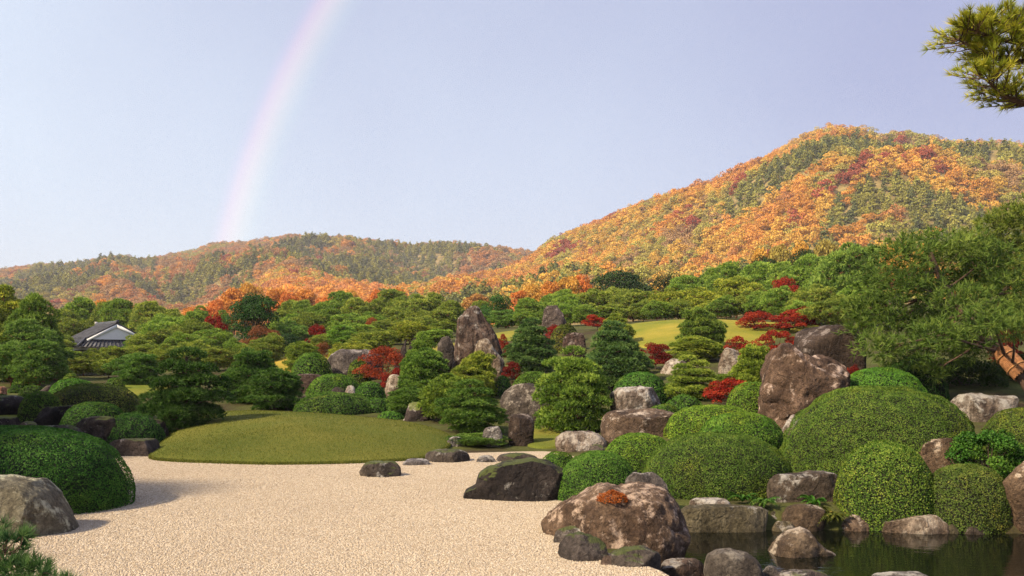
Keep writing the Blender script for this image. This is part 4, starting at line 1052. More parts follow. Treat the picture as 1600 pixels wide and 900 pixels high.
pine_row('right of the tiled house in the back rows', [(240, 472, 80, 104, OL), (268, 484, 80, 98, OL), (300, 488, 62, 95, GR), (314, 479, 44, 104, GR), (345, 486, 40, 100, GR), (256, 492, 84, 88, GR), (262, 498, 84, 84, GR), (300, 500, 84, 82, OL), (330, 514, 74, 76, GR), (250, 515, 84, 74, OL), (216, 522, 60, 72, OL), (285, 520, 80, 70, GR)])
pine_row('right of the tiled house just behind the dark pine', [(305, 532, 72, 64, OL), (342, 542, 62, 60, OL), (228, 538, 60, 64, OL), (206, 553, 74, 54, TE), (262, 538, 70, 62, OL), (365, 530, 50, 66, GR)])
pine_row('along the skyline right of the dark round tree', [(455, 470, 54, 112, OL), (478, 470, 60, 108, GR), (502, 474, 60, 102, GR), (530, 456, 60, 112, GR), (560, 466, 66, 106, OL), (586, 470, 66, 104, OL), (610, 453, 76, 118, OL), (645, 462, 84, 112, OL), (676, 458, 60, 114, OL), (704, 470, 50, 104, OL)])
pine_row('in the second row left of the tallest stone', [(448, 492, 76, 92, GR), (482, 489, 72, 90, OL), (516, 482, 54, 94, GR), (545, 490, 80, 86, GR), (580, 488, 70, 90, GR), (622, 480, 66, 94, OL), (648, 478, 74, 90, OL), (690, 484, 66, 88, OL), (660, 494, 84, 80, OL), (600, 500, 66, 80, OL)])
pine_row('in the third row left of the tallest stone', [(454, 502, 64, 78, TE), (558, 506, 76, 76, GR), (640, 502, 90, 72, YE), (694, 500, 56, 76, OL), (682, 514, 64, 68, GR), (612, 514, 66, 72, OL), (505, 522, 56, 68, OL)])
pine('dense rounded bright green pine right of the small red maple', 533, 508, 56, 68, set_='far', asp=1, tint=(0.9, 1.2, 0.9))
pine('wide olive pine behind the broad grey boulder', 585, 514, 76, 62, tint=OL)
pine('olive pine below the rust-brown tree', 424, 521, 64, 62, tint=OL)
pine('neatly layered small pine left of the upper bright dome', 470, 534, 58, 54, set_='near', asp=1, tint=(1.1, 1.15, 0.9))
pine('small olive pine above the broad grey boulder', 545, 534, 74, 56, tint=(1.4, 1.2, 0.9))
pine('olive pine behind the far lawn strip at left centre', 400, 532, 60, 60, tint=OL)
pine_row('between the tallest stone and grey standing stone', [(752, 470, 40, 98, OL), (790, 484, 70, 84, TE), (826, 466, 52, 90, GR), (848, 484, 40, 84, GR), (818, 484, 46, 80, GR), (838, 472, 44, 96, GR)])
pine_row('behind the red maples at the back centre', [(885, 453, 66, 96, GR), (892, 470, 76, 84, GR), (932, 453, 74, 96, OL), (962, 450, 80, 100, OL), (990, 454, 84, 94, OL), (915, 476, 66, 82, GR), (950, 476, 80, 82, OL), (862, 460, 50, 100, GR)])
pine_row('behind the sunlit far lawn', [(1040, 452, 66, 86, YE), (1072, 431, 70, 98, GR), (1088, 450, 80, 86, YE), (1026, 470, 60, 78, GR), (1060, 468, 60, 80, OL), (1110, 470, 60, 78, YE), (1150, 433, 84, 82, YE), (1172, 455, 80, 76, OL), (1135, 462, 60, 76, GR), (1204, 452, 84, 74, GR), (1005, 468, 50, 82, OL)])
pine_row('in the high back row right of centre', [(1142, 411, 88, 100, GR), (1186, 411, 84, 98, GR), (1228, 410, 76, 92, GR), (1264, 400, 90, 86, GR), (1296, 400, 84, 82, GR), (1112, 420, 60, 104, GR)])
pine('tall red-trunked pine with spreading umbrella crown at right', 1332, 384, 118, 70, asp=0, tint=(0.85, 1.0, 0.95))
pine_row('between the red maples and the red-trunked pine', [(1222, 448, 70, 66, GR), (1272, 446, 76, 60, OL), (1306, 462, 96, 54, OL), (1250, 470, 66, 58, GR), (1345, 440, 80, 56, GR)])
# clipped pines of the garden
pine('big dark layered pine at the left end of the lawn', 282, 545, 138, yb=672, set_='tier', asp=1, tint=(0.30, 0.48, 0.52), var=0)
pine('dark rounded pine behind the lawn, left of the lower one', 392, 547, 88, 39, set_='near', asp=1, tint=(0.5, 0.75, 0.75))
pine('dark low pine at the lawn back edge beside the domes', 428, 576, 88, 36.5, set_='near', asp=1, tint=(0.42, 0.65, 0.65))
pine('dark green pine left of the dark rounded one', 362, 575, 60, 41, set_='near', asp=1, tint=(0.6, 0.85, 0.85))
pine('teal pine behind the big dark layered pine', 218, 553, 70, 47, set_='near', asp=1, tint=(0.65, 0.95, 0.95))
pine('round green clipped pine left of the tallest stone', 664, 545, 86, 40, set_='near', asp=1, tint=(0.8, 1.05, 0.9))
pine('smaller green pine above the round one left of the tallest stone', 662, 521, 60, 44.5, set_='near', asp=1, tint=(0.95, 1.15, 0.9))
pine('yellow-green clipped pine at the foot of the tallest stone', 744, 551, 76, 38.5, set_='near', asp=1, tint=(1.35, 1.25, 0.9))
pine('mid green clipped pine, left one of the pair at the lawn tip', 698, 585, 82, 33, set_='near', asp=1, tint=(1.05, 1.15, 0.9))
pine('dark layered pine, right one of the pair at the lawn tip', 742, 594, 112, 29.5, set_='tier', asp=1, var=0, tint=(0.6, 0.82, 0.75))
pine('low spreading pine mat under the pair at the lawn tip', 752, 676, 104, 26.8, set_='near', asp=0, tint=(0.75, 0.95, 0.85))
pine('bushy green pine beside the dark boulder at the lawn back', 640, 605, 70, 35, set_='near', asp=1, tint=(0.75, 1.0, 0.9))
pine('full dark green pine right of the tallest stone', 830, 499, 84, 44, set_='near', asp=2, tint=(0.95, 1.1, 0.95))
pine('wide-tiered light green pine by the gravel bay', 897, 545, 126, yb=674, set_='tier', asp=1, var=1, tint=(0.95, 1.12, 0.9))
pine('tall dense blue-green pine before the far lawn', 957, 504, 98, 38, set_='near', asp=2, tint=(1.0, 1.15, 1.05))
pine('light olive small pine at the left rim of the far lawn', 962, 491, 58, 55, set_='near', asp=1, tint=(1.3, 1.25, 0.9))
pine('round pine standing alone on the sunlit far lawn', 1094, 482, 78, 50, set_='near', asp=1, tint=(0.95, 1.05, 0.9))
pine('light pine below the round one on the far lawn', 1085, 525, 86, 45, set_='near', asp=1, tint=(1.3, 1.25, 0.9))
pine('open-tiered pine before the white slanted boulder', 1078, 556, 92, 32, set_='tier', asp=1, var=2, tint=(1.1, 1.15, 0.9))
pine('bright clipped pine between pale pointed stone and cracked rock', 1178, 540, 72, 33.5, set_='near', asp=1, tint=(1.3, 1.3, 0.9))
pine('low green pine at the foot of the pale pointed stone', 1130, 584, 60, 34, set_='near', asp=1, tint=(1.0, 1.1, 0.9))
pine('small light pine behind the squat stone in centre', 990, 545, 60, 41, set_='near', asp=1, tint=(0.9, 1.05, 0.9))

# ------------------------------------------------------------------ maples and broadleaf trees
def tree_meshes(seed, R, Hc, z0, nclump, nleaf, leaf, mat, shape='dome', bark=M_TWIG, clump=0.34, flat=0.6, r0=0.06, tilt=0.8):
    r = np.random.default_rng(seed)
    v, f, tn, C = clump_crown(r, R, Hc, z0, nclump, nleaf, leaf, clump, shape, tilt, flat)
    cm = build_mesh('crown', v, f, [mat], tn)
    ts = Soup(); fork = np.array([0, 0, z0 * 0.6 + 0.1 * Hc])
    tube(ts, [[0, 0, -0.2], [0.03, 0.02, z0 * 0.3], fork], [r0, r0 * 0.85, r0 * 0.7], 7)
    for c in C[:18]:
        md = fork + (c - fork) * 0.5 + np.array([0, 0, -0.12 * Hc]) * r.random()
        tube(ts, bez(fork, md, c, 6), np.linspace(r0 * 0.5, r0 * 0.08, 6), 5, cap=False)
    return ts.mesh('trunk', [bark], smooth=True), cm, float(v[:, 2].max()), float(np.percentile(np.hypot(v[:, 0], v[:, 1]), 98))
TV = {'maple': [tree_meshes(300 + q, 1.6, 1.5, 0.35, 34, 7000, 0.080, M_MAPLE, clump=0.24, flat=0.75) for q in range(3)],
      'rust': [tree_meshes(310 + q, 1.9, 2.0, 0.4, 36, 7500, 0.085, M_RUST, clump=0.25, flat=0.75) for q in range(2)],
      'broad': [tree_meshes(320 + q, 3.0, 4.0, 0.8, 46, 11000, 0.16, M_BROAD, clump=0.30, flat=0.75, r0=0.16) for q in range(2)],
      'tinted': [tree_meshes(330 + q, 4.0, 6.0, 1.5, 40, 6500, 0.34, M_TREE, clump=0.32, flat=0.8, r0=0.2) for q in range(3)]}
_tn = [0]
def tree(label, cat, sp, px, yt, w, Y, tint=(1, 1, 1), name=None, hang=None, group=None, sink=0.0):
    _tn[0] += 1; i = _tn[0]
    tm, cm, top, ext = TV[sp][i % len(TV[sp])]
    x = (px - 800) / F * Y; zb = tz(x, Y) - sink; hh = max(0.4, zpix(yt, Y) - zb); ww = w / F * Y
    e_ = ob(name or (sp + '_tree'), None, loc=(x, Y, zb)); e_.scale = (ww / 2 / ext, ww / 2 / ext, hh / top); e_.rotation_euler = (0, 0, i * 1.7)
    c = ob('crown', cm, e_); c.color = (*tint, 1); ob('trunk', tm, e_)
    tag(e_, label, cat, group); return e_
mp = dict(cat='maple', sp='maple', group='red maples', name='maple_tree')
tree('bright red maple glowing left of the dark round tree', px=334, yt=489, w=50, Y=84, tint=(1.15, 1, 1), **mp)
tree('red maple peeping out left of the bright green rounded pine', px=498, yt=505, w=42, Y=70, **mp)
tree('small red maple at the right side of the tallest stone', px=787, yt=521, w=26, Y=50, **mp)
tree('dark red maple at the foot of the pale craggy stone', px=800, yt=563, w=34, Y=42, tint=(0.7, 0.7, 0.8), **mp)
tree('low red maple at the foot of the round-shouldered standing stone', px=872, yt=506, w=52, Y=55, **mp)
tree('bright red maple at the left rim of the far lawn', px=934, yt=491, w=50, Y=66, tint=(1.2, 1.1, 1), **mp)
tree('dark crimson maple between the dense pine and the white slanted boulder', px=1024, yt=534, w=70, Y=42.5, tint=(0.75, 0.7, 0.8), **mp)
tree('spreading scarlet maple above the stepping domes', px=1146, yt=589, w=92, Y=29.5, tint=(1.2, 1.1, 1), **mp)
tree('low scarlet maple on the front right rim of the far lawn', px=1162, yt=524, w=66, Y=42, tint=(1.05, 0.95, 1), **mp)
tree('scarlet maple right of the low one, above the bright clipped pine', px=1214, yt=514, w=70, Y=43, tint=(1.1, 1, 1), **mp)
tree('red-orange maple behind the right end of the far lawn', px=1180, yt=484, w=72, Y=56, tint=(1.15, 1.25, 1), **mp)
tree('rounded red maple right of the red-orange one behind the lawn', px=1234, yt=482, w=80, Y=55, tint=(1.1, 1.05, 1), **mp)
tree('tall red maple among the back pines at right', px=1226, yt=430, w=56, Y=76, tint=(1.2, 1.1, 1), **mp)
tree('small red maple right of the massive cracked rock', px=1332, yt=568, w=36, Y=27.5, tint=(0.7, 0.7, 0.8), **mp)
tree('small red bush-like maple above the white rock', px=612, yt=574, w=44, Y=42.5, tint=(0.9, 0.8, 0.9), **mp)
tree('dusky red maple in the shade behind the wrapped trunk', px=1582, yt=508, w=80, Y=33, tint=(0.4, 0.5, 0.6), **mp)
tree('red maple behind the upright dark rock, right of centre', px=1256, yt=478, w=60, Y=56, tint=(1.0, 1.0, 1), **mp)
tree('rust-brown maple beside the dark round tree', cat='maple', sp='rust', px=408, yt=507, w=78, Y=69, name='maple_tree')
tree('large orange-red maple right of the broad grey boulder', cat='maple', sp='rust', px=598, yt=538, w=82, Y=44.5, tint=(1.35, 0.62, 0.6), name='maple_tree')
tree('orange-brown shrub tree below the small red maple', cat='tree', sp='rust', px=505, yt=533, w=48, Y=57, tint=(1.0, 1.0, 0.8), name='autumn_shrub')
tree('little orange tree among the pines left of the tallest stone', cat='tree', sp='rust', px=582, yt=494, w=26, Y=83, tint=(1.5, 1.0, 0.8), name='autumn_shrub')
tree('brown leafless-looking shrub behind the upright rock', cat='shrub', sp='rust', px=1318, yt=512, w=62, Y=32, tint=(0.55, 0.6, 0.6), name='autumn_shrub')
bd = dict(cat='tree', sp='broad', name='broadleaf_tree')
tree('big dark round evergreen tree left of centre', px=400, yt=457, w=100, Y=78, tint=(0.85, 1.1, 0.9), **bd)
tree('round dense green tree right of the tallest stone', px=778, yt=457, w=54, Y=92, tint=(1.1, 1.5, 1.0), **bd)
tree('broad dark dome-shaped tree before the hill foot', px=966, yt=421, w=118, Y=122, tint=(0.8, 0.8, 0.8), **bd)
tree('brownish round tree right of the broad dark dome-shaped tree', px=1050, yt=424, w=74, Y=122, tint=(1.2, 0.75, 0.75), **bd)
tree('dark round tree right of the brownish one before the hill', px=1106, yt=424, w=60, Y=116, tint=(0.7, 0.7, 0.8), **bd)
tree('dark tree left under the golden trees at right', px=1192, yt=396, w=64, Y=118, tint=(0.6, 0.65, 0.7), **bd)
tree('dark flat-topped tree above the high back pines', px=1256, yt=388, w=70, Y=112, tint=(0.75, 0.7, 0.7), **bd)
tree('dark evergreen below the rust-brown maple', px=446, yt=520, w=70, Y=66, tint=(0.7, 0.85, 0.9), **bd)
# orange trees along the foot of the hills
O1, O2, O3, O4 = (0.66, 0.29, 0.06), (0.66, 0.23, 0.05), (0.66, 0.38, 0.07), (0.40, 0.32, 0.07)
foot = [(165, 466, 60, 175, O1), (210, 474, 50, 180, (0.42, 0.22, 0.07)), (300, 478, 44, 170, O1), (338, 466, 56, 180, O2), (366, 448, 60, 190, O1), (392, 440, 60, 200, O3), (430, 448, 60, 185, O1), (450, 455, 50, 175, O2), (478, 450, 50, 185, O1), (506, 462, 46, 170, O2), (545, 452, 50, 180, O3), (588, 450, 40, 185, O2), (625, 448, 50, 190, O1),
        (745, 458, 60, 170, (0.45, 0.24, 0.07)), (812, 452, 46, 165, O2), (835, 442, 50, 165, O3), (862, 438, 50, 165, O1), (888, 430, 54, 165, O3), (908, 426, 50, 170, O2), (1190, 385, 50, 160, O3), (1220, 380, 60, 160, O4), (1250, 374, 60, 160, O3), (1290, 372, 60, 160, O4), (1382, 380, 60, 150, O1), (1408, 376, 60, 150, O3), (1450, 378, 60, 150, O1), (1372, 408, 56, 140, (0.4, 0.2, 0.05))]
foot.sort()
for i, (px, yt, w, Y, c) in enumerate(foot):
    kind = {O1: 'orange', O2: 'flame red-orange', O3: 'golden', O4: 'yellow-green'}.get(c, 'brownish orange')
    o_ = 'leftmost' if i == 0 else ('rightmost' if i == len(foot) - 1 else ORD[i] + ' from left' if i < 20 else f'{["seventh", "sixth", "fifth", "fourth", "third", "second"][i - 20]} from right')
    tree(f'{kind} tree, {o_} of the autumn trees along the hill foot', 'tree', 'tinted', px, yt, w, Y, c, name='autumn_tree', group='autumn trees along the hill foot')

# ------------------------------------------------------------------ free-growing pines
def fluffy_pine(label, base, trunk_px, pads, seed, mat, bark, L=0.20, k=10, w=0.024, gap=0.15, tint=(1, 1, 1), r0=0.2, spread=0.75, flat=0.55, up=0.55, name='pine_tree', cat='pine', jitter=1.0, group=None, twigs=4):
    """trunk_px: (px, py, Y) along the trunk; pads: (px, py, radius px, Y)"""
    r = np.random.default_rng(seed)
    bx, by = base; bz = tz(bx, by); B = np.array([bx, by, bz])
    pt = [np.array([0, 0, -0.3])] + [np.array([(p[0] - 800) / F * p[2], p[2], zpix(p[1], p[2])]) - B for p in trunk_px]
    pt = np.array(pt); tt = np.linspace(0, len(pt) - 1, 22); tr = np.stack([np.interp(tt, range(len(pt)), pt[:, c]) for c in range(3)], 1)
    for _ in range(2): tr[1:-1] = (tr[:-2] + 2 * tr[1:-1] + tr[2:]) / 4
    ts = Soup(); tube(ts, tr, np.linspace(r0, r0 * 0.35, len(tr)), 10)
    Ps, As, Ts = [], [], []
    for (px, py, rp, Y) in pads:
        Y = Y + r.normal() * jitter; c = np.array([(px - 800) / F * Y, Y, zpix(py, Y)]) - B; pr = rp / F * Y
        n = int(8.5 * pr * pr / gap ** 2 * 0.75)
        d = norm(r.normal(size=(n, 3))) * (r.random(n) ** 0.4)[:, None]
        P = c + d * np.array([pr, pr, pr * flat]) * (1 + 0.35 * noise(d * 2.5 + r.uniform(0, 99), seed))[:, None]
        Ps.append(P); As.append(norm(d * 0.9 + np.array([0, 0, up]))); Ts.append(np.clip(0.47 + 0.09 * r.normal() + r.normal(0, 0.16, n), 0, 1))
        di = np.linalg.norm(tr - c - np.array([0, 0, -0.6 * pr]), axis=1); b0 = tr[max(3, int(np.argmin(di)))]
        md = (b0 + c) / 2 + np.array([0.1 * r.normal(), 0.1 * r.normal(), -0.05 + 0.15 * r.normal()])
        lim = bez(b0, md, c, 8); ll = np.linalg.norm(c - b0)
        tube(ts, lim, np.linspace(r0 * 0.16 + 0.008 * ll, r0 * 0.05 + 0.003, 8), 6, cap=False)
        for g in range(twigs):
            e_ = P[r.integers(0, n)]; tube(ts, bez(lim[5], (lim[5] + e_) / 2 + 0.05 * r.normal(size=3), e_, 5), np.linspace(r0 * 0.05 + 0.006, 0.003, 5), 4, cap=False)
    P = np.vstack(Ps); A = np.vstack(As); T = np.concatenate(Ts)
    v, f = needle_tufts(P, A, k, L, w, spread, r)
    tn = (np.repeat(T, k * 3).reshape(-1, 3) + np.array([-0.1, -0.1, 0.14])).ravel()
    e_ = ob(name, None, loc=tuple(B))
    c = ob('crown', build_mesh('crown', v, f, [mat], np.clip(tn, 0, 1)), e_); c.color = (*tint, 1)
    ob('trunk', ts.mesh('trunk', [bark], smooth=True), e_)
    tag(e_, label, cat, group)
    return e_

YA = 28.0
A_ = fluffy_pine('large soft-needled pine with leaning wrapped trunk at the right', ((1640 - 800) / F * 25.5, 25.5), [(1600, 590, 25.8), (1556, 545, 26.4), (1515, 500, 27.2), (1470, 440, YA), (1450, 385, YA)],
    [(1410, 395, 48, YA), (1452, 384, 50, YA), (1500, 392, 52, YA), (1545, 400, 50, YA), (1372, 440, 48, YA), (1420, 445, 58, YA), (1475, 445, 58, YA), (1530, 440, 52, YA), (1580, 445, 50, YA),
     (1352, 482, 40, YA), (1395, 498, 55, YA), (1450, 505, 58, YA), (1510, 500, 55, YA), (1560, 490, 50, YA), (1610, 480, 50, YA), (1372, 540, 40, YA), (1420, 548, 46, YA), (1475, 548, 46, YA), (1525, 540, 40, YA), (1395, 575, 26, YA), (1455, 578, 30, YA), (1345, 515, 30, YA), (1500, 470, 46, 26.2), (1545, 500, 38, 25.6), (1470, 520, 44, 26.4), (1515, 530, 36, 25.8), (1585, 515, 34, 25.0)],
    51, M_PINE, M_BARK, tint=(0.78, 0.92, 0.85), r0=0.20, jitter=0.9, L=0.24, gap=0.18, w=0.03)
fluffy_pine('soft-needled pine behind the large one at the right picture edge', ((1690 - 800) / F * 35, 35), [(1680, 520, 35), (1650, 430, 35), (1620, 350, 35)],
    [(1562, 350, 44, 35), (1600, 338, 52, 35), (1645, 345, 56, 35), (1530, 384, 42, 35), (1590, 388, 56, 35), (1645, 400, 60, 35), (1560, 425, 50, 35), (1620, 440, 60, 35), (1600, 490, 60, 35), (1660, 490, 60, 35)],
    52, M_PINE, M_BARK, tint=(1.15, 1.1, 0.9), r0=0.2, jitter=1.0, L=0.27, gap=0.21, w=0.034)

# straw mat wound round the leaning trunk
def wrap_mat():
    Y = 25.75; p0 = np.array([(1598 - 800) / F * 25.75, 25.75, zpix(586, 25.75)]); p1 = np.array([(1563 - 800) / F * 26.3, 26.3, zpix(548, 26.3)])
    ax = p1 - p0; ln = np.linalg.norm(ax); ax /= ln
    a = norm(np.cross(ax, [0, 1, 0])); b = np.cross(ax, a)
    m = plain('straw', (0.26, 0.118, 0.048), 0.85, 0.5, 30, 0.35, 14, (1, 1, 1)); mr = plain('straw_rope', (0.42, 0.21, 0.08), 0.85, 0.6, 60, 0.2, 20)
    e_ = ob('straw_wrap', None, loc=tuple(p0))
    n = 40
    s = Soup()
    for i in range(n):
        th = 6.283 * i / n; R0 = 0.245 + 0.004 * math.sin(i * 7.1)
        q = (a * math.cos(th) + b * math.sin(th))
        tube(s, [q * R0 - ax * 0.02 * math.sin(i * 3.3), q * (R0 + 0.012) + ax * ln * 0.5, q * R0 * 0.92 + ax * (ln + 0.03 * math.sin(i * 5.7))], [0.021, 0.022, 0.019], 6)
    me = ob('straw_mat', s.mesh('straw_mat', [m]), e_); tag(me, kind='stuff')
    for t in (0.28, 0.74):
        s = Soup(); th = np.linspace(0, 6.283, 30)
        tube(s, np.array([(a * math.cos(q) + b * math.sin(q)) * 0.285 + ax * ln * t for q in th]), np.full(30, 0.020), 6, cap=False)
        d0 = -b if b[1] > 0 else b
        tube(s, np.array([d0 * 0.285 + ax * ln * t, d0 * 0.32 + ax * ln * t + np.array([-0.05, 0, -0.05]), d0 * 0.31 + ax * ln * t + np.array([-0.09, 0, -0.13])]), [0.018, 0.016, 0.010], 6)
        ob('rope', s.mesh('rope', [mr], smooth=True), e_)
    tag(e_, 'tan straw mat bound with two ropes round the leaning pine trunk', 'trunk wrap')
wrap_mat()

# pine bough reaching into the upper right corner
YB = 9.2
def bough():
    r = np.random.default_rng(61); B = np.array([8.6, 6.2, tz(8.6, 6.2)])
    def W_(px, py, Y): return np.array([(px - 800) / F * Y, Y, zpix(py, Y)]) - B
    ts = Soup(); fork = np.array([0.0, 0.1, 6.3])
    tube(ts, [[0, 0, -0.3], [0.05, 0.05, 2.5], [0.0, 0.1, 5], fork, [-0.1, 0.2, 8.2]], [0.24, 0.2, 0.17, 0.14, 0.09], 9)
    arms = [[(1720, 105, 8.6), (1640, 76, YB), (1570, 64, YB), (1512, 44, YB)], [(1720, 118, 8.6), (1640, 98, YB + .25), (1580, 95, YB + .2), (1540, 90, YB + .2), (1498, 62, YB + .2)],
            [(1720, 168, 8.6), (1645, 156, YB - .2), (1605, 163, YB - .25), (1570, 150, YB - .3), (1532, 118, YB - .3)], [(1720, 40, 8.8), (1650, 40, YB + .5), (1590, 44, YB + .5), (1550, 30, YB + .5)]]
    P, A = [], []
    for ar in arms:
        q = np.array([fork] + [W_(*a) for a in ar]); tt = np.linspace(0, len(q) - 1, 26); c = np.stack([np.interp(tt, range(len(q)), q[:, i]) for i in range(3)], 1)
        for _ in range(2): c[1:-1] = (c[:-2] + 2 * c[1:-1] + c[2:]) / 4
        tube(ts, c, np.linspace(0.05, 0.007, 26), 7)
        for i in range(9, 26):
            for g in range(6):
                s0 = c[i] + (c[min(25, i + 1)] - c[i]) * r.random(); e_ = s0 + np.array([r.normal() * 0.09 - 0.05, r.normal() * 0.22, abs(r.normal()) * 0.055 + 0.03])
                tube(ts, bez(s0, (s0 + e_) / 2 + [0, 0, -0.03], e_, 4), np.linspace(0.007, 0.004, 4), 4, cap=False)
                for h_ in range(3): P.append(s0 + (e_ - s0) * (0.55 + 0.22 * h_)); A.append(norm(e_ - s0 + np.array([-0.02, 0, 0.10])))
    P, A = np.array(P), np.array(A); k = 22
    v, f = needle_tufts(P, A, k, 0.105, 0.0085, 0.42, r)
    tn = np.repeat(np.clip(0.62 + r.normal(0, 0.16, len(P)), 0, 1), k * 3)
    e_ = ob('pine_tree', None, loc=tuple(B)); c = ob('crown', build_mesh('crown', v, f, [M_PINE], tn), e_); c.color = (1.75, 1.45, 0.8, 1)
    ob('trunk', ts.mesh('trunk', [M_BARK], smooth=True), e_)
    tag(e_, 'yellow-green pine bough reaching into the upper right corner', 'pine', 'garden pines')
bough()
fluffy_pine('young blue-green pine tip cut by the lower left corner', (-4.15, 6.7), [(-60, 960, 6.8), (-10, 900, 6.9)],
    [(-30, 845, 50, 6.9), (20, 848, 30, 6.9), (-5, 885, 60, 6.9), (45, 890, 40, 6.8), (75, 915, 32, 6.7), (20, 930, 60, 6.7), (100, 915, 20, 6.6)],
    63, M_PINE_D, M_BARK, L=0.10, k=20, w=0.007, gap=0.07, spread=0.55, r0=0.03, tint=(0.9, 1.15, 1.15), jitter=0.12, up=1.0, twigs=8)
# unseen pines added left of the view to shade the near bush and court
for i, (x, y, s, lb) in enumerate([(-18.0, 11.5, 2.1, 'nearest'), (-22.0, 20.0, 2.0, 'second'), (-25.0, 26.5, 2.0, 'third'), (-30.0, 33.0, 2.0, 'farthest')]):
    tm, cm, top, ext = PV[('far', 1, i % 3)]
    e_ = ob('pine_tree', None, loc=(x, y, -0.05)); e_.scale = (s, s, s); e_.rotation_euler = (0, 0, i * 1.9)
    ob('crown', cm, e_); ob('trunk', tm, e_); tag(e_, f'{lb} of the tall pines added out of view at left to shade the court', 'pine', 'added pines shading the court')

# ------------------------------------------------------------------ ferns and loose shrubs at the pond
def fern(label, px, py, Y, size, seed, tint, nf=18, cat='fern', name='fern', droop=0.8):
    r = np.random.default_rng(seed); x = (px - 800) / F * Y; z = zpix(py, Y); s = Soup()
    for i in range(nf):
        th = r.uniform(0, 6.283); L = size * r.uniform(0.7, 1.15); d = np.array([math.cos(th), math.sin(th), 0])
        c = bez((0, 0, 0), d * L * 0.45 + np.array([0, 0, L * 0.75]), d * L + np.array([0, 0, L * (0.55 - droop * 0.6 * r.random())]), 13)
        tube(s, c, np.linspace(0.006, 0.002, 13), 3, tone=0.2, cap=False)
        sd_ = np.array([-d[1], d[0], 0]); w = 0.24 * L * np.sin(np.linspace(0.35, 3.05, 13))
        for j in range(1, 13):
            for g in (-1, 1):
                t = norm(sd_ * g + 0.5 * (c[j] - c[j - 1]) / np.linalg.norm(c[j] - c[j - 1])); a = c[j]; q = 0.16 * w[j] + 0.006
                n_ = np.array([0, 0, 1.0]); u = norm(np.cross(t, n_))
                s.add([a - u * q, a + t * w[j] * 0.5 + np.array([0, 0, 0.01]), a + t * w[j] - [0, 0, 0.02], a + u * q], [[0, 1, 2, 3]], float(np.clip(0.5 + r.normal() * 0.2, 0, 1)))
    o = ob(name, s.mesh(name, [M_BOX]), loc=(x, Y, z)); o.color = (*tint, 1); tag(o, label, cat)
fern('fresh green fern on the squared brown rock above the water', 1272, 790, 16.0, 0.26, 1, (0.7, 1.1, 0.7))
fern('dark fern hanging right of the stone slab', 1192, 792, 15.9, 0.30, 2, (0.55, 0.85, 0.8), nf=24)
fern('second dark fern on the bank above the stone slab end', 1160, 784, 16.2, 0.26, 5, (0.6, 0.9, 0.7), nf=20)
fern('brown-tipped grassy tuft at the waterline beside the mottled rock', 1300, 814, 15.4, 0.30, 3, (0.8, 0.55, 0.5), nf=30, droop=1.2, cat='grass tuft', name='grass_tuft')
fern('tiny reddish plant sprouting on the grey-green boulder', 36, 800, 13.9, 0.16, 4, (1.8, 0.4, 0.6), nf=12, cat='plant', name='small_plant')

def leafy_shrub(label, px, yt, w, Y, leaf, seed, tint, n=5200, cat='shrub'):
    r = np.random.default_rng(seed); x = (px - 800) / F * Y; zb = tz(x, Y) - 0.1; R = w / 2 / F * Y; hh = zpix(yt, Y) - zb
    v, f, tn, C = clump_crown(r, R, hh * 0.9, 0.05, 40, n, leaf, 0.26, 'dome', 1.1, 0.9)
    s = Soup()
    for c in C[:16]: tube(s, bez((0, 0, 0), c * 0.5 + [0, 0, 0.1], c, 5), np.linspace(0.02, 0.004, 5), 4, cap=False)
    e_ = ob('leafy_shrub', None, loc=(x, Y, zb)); c = ob('foliage', build_mesh('foliage', v, f, [M_BOX], tn), e_); c.color = (*tint, 1)
    ob('stem', s.mesh('stem', [M_TWIG]), e_); tag(e_, label, cat)
leafy_shrub('loose leafy green shrub between the tan rock and right edge', 1545, 676, 124, 18.0, 0.052, 5, (0.55, 0.85, 0.6), 9000)
leafy_shrub('dark twiggy undergrowth below the wrapped pine trunk', 1510, 572, 130, 30.5, 0.10, 6, (0.35, 0.36, 0.4), 4200)
leafy_shrub('dark brown undergrowth at the right edge behind the wrapped trunk', 1600, 560, 130, 31.5, 0.10, 7, (0.5, 0.36, 0.4), 4200)

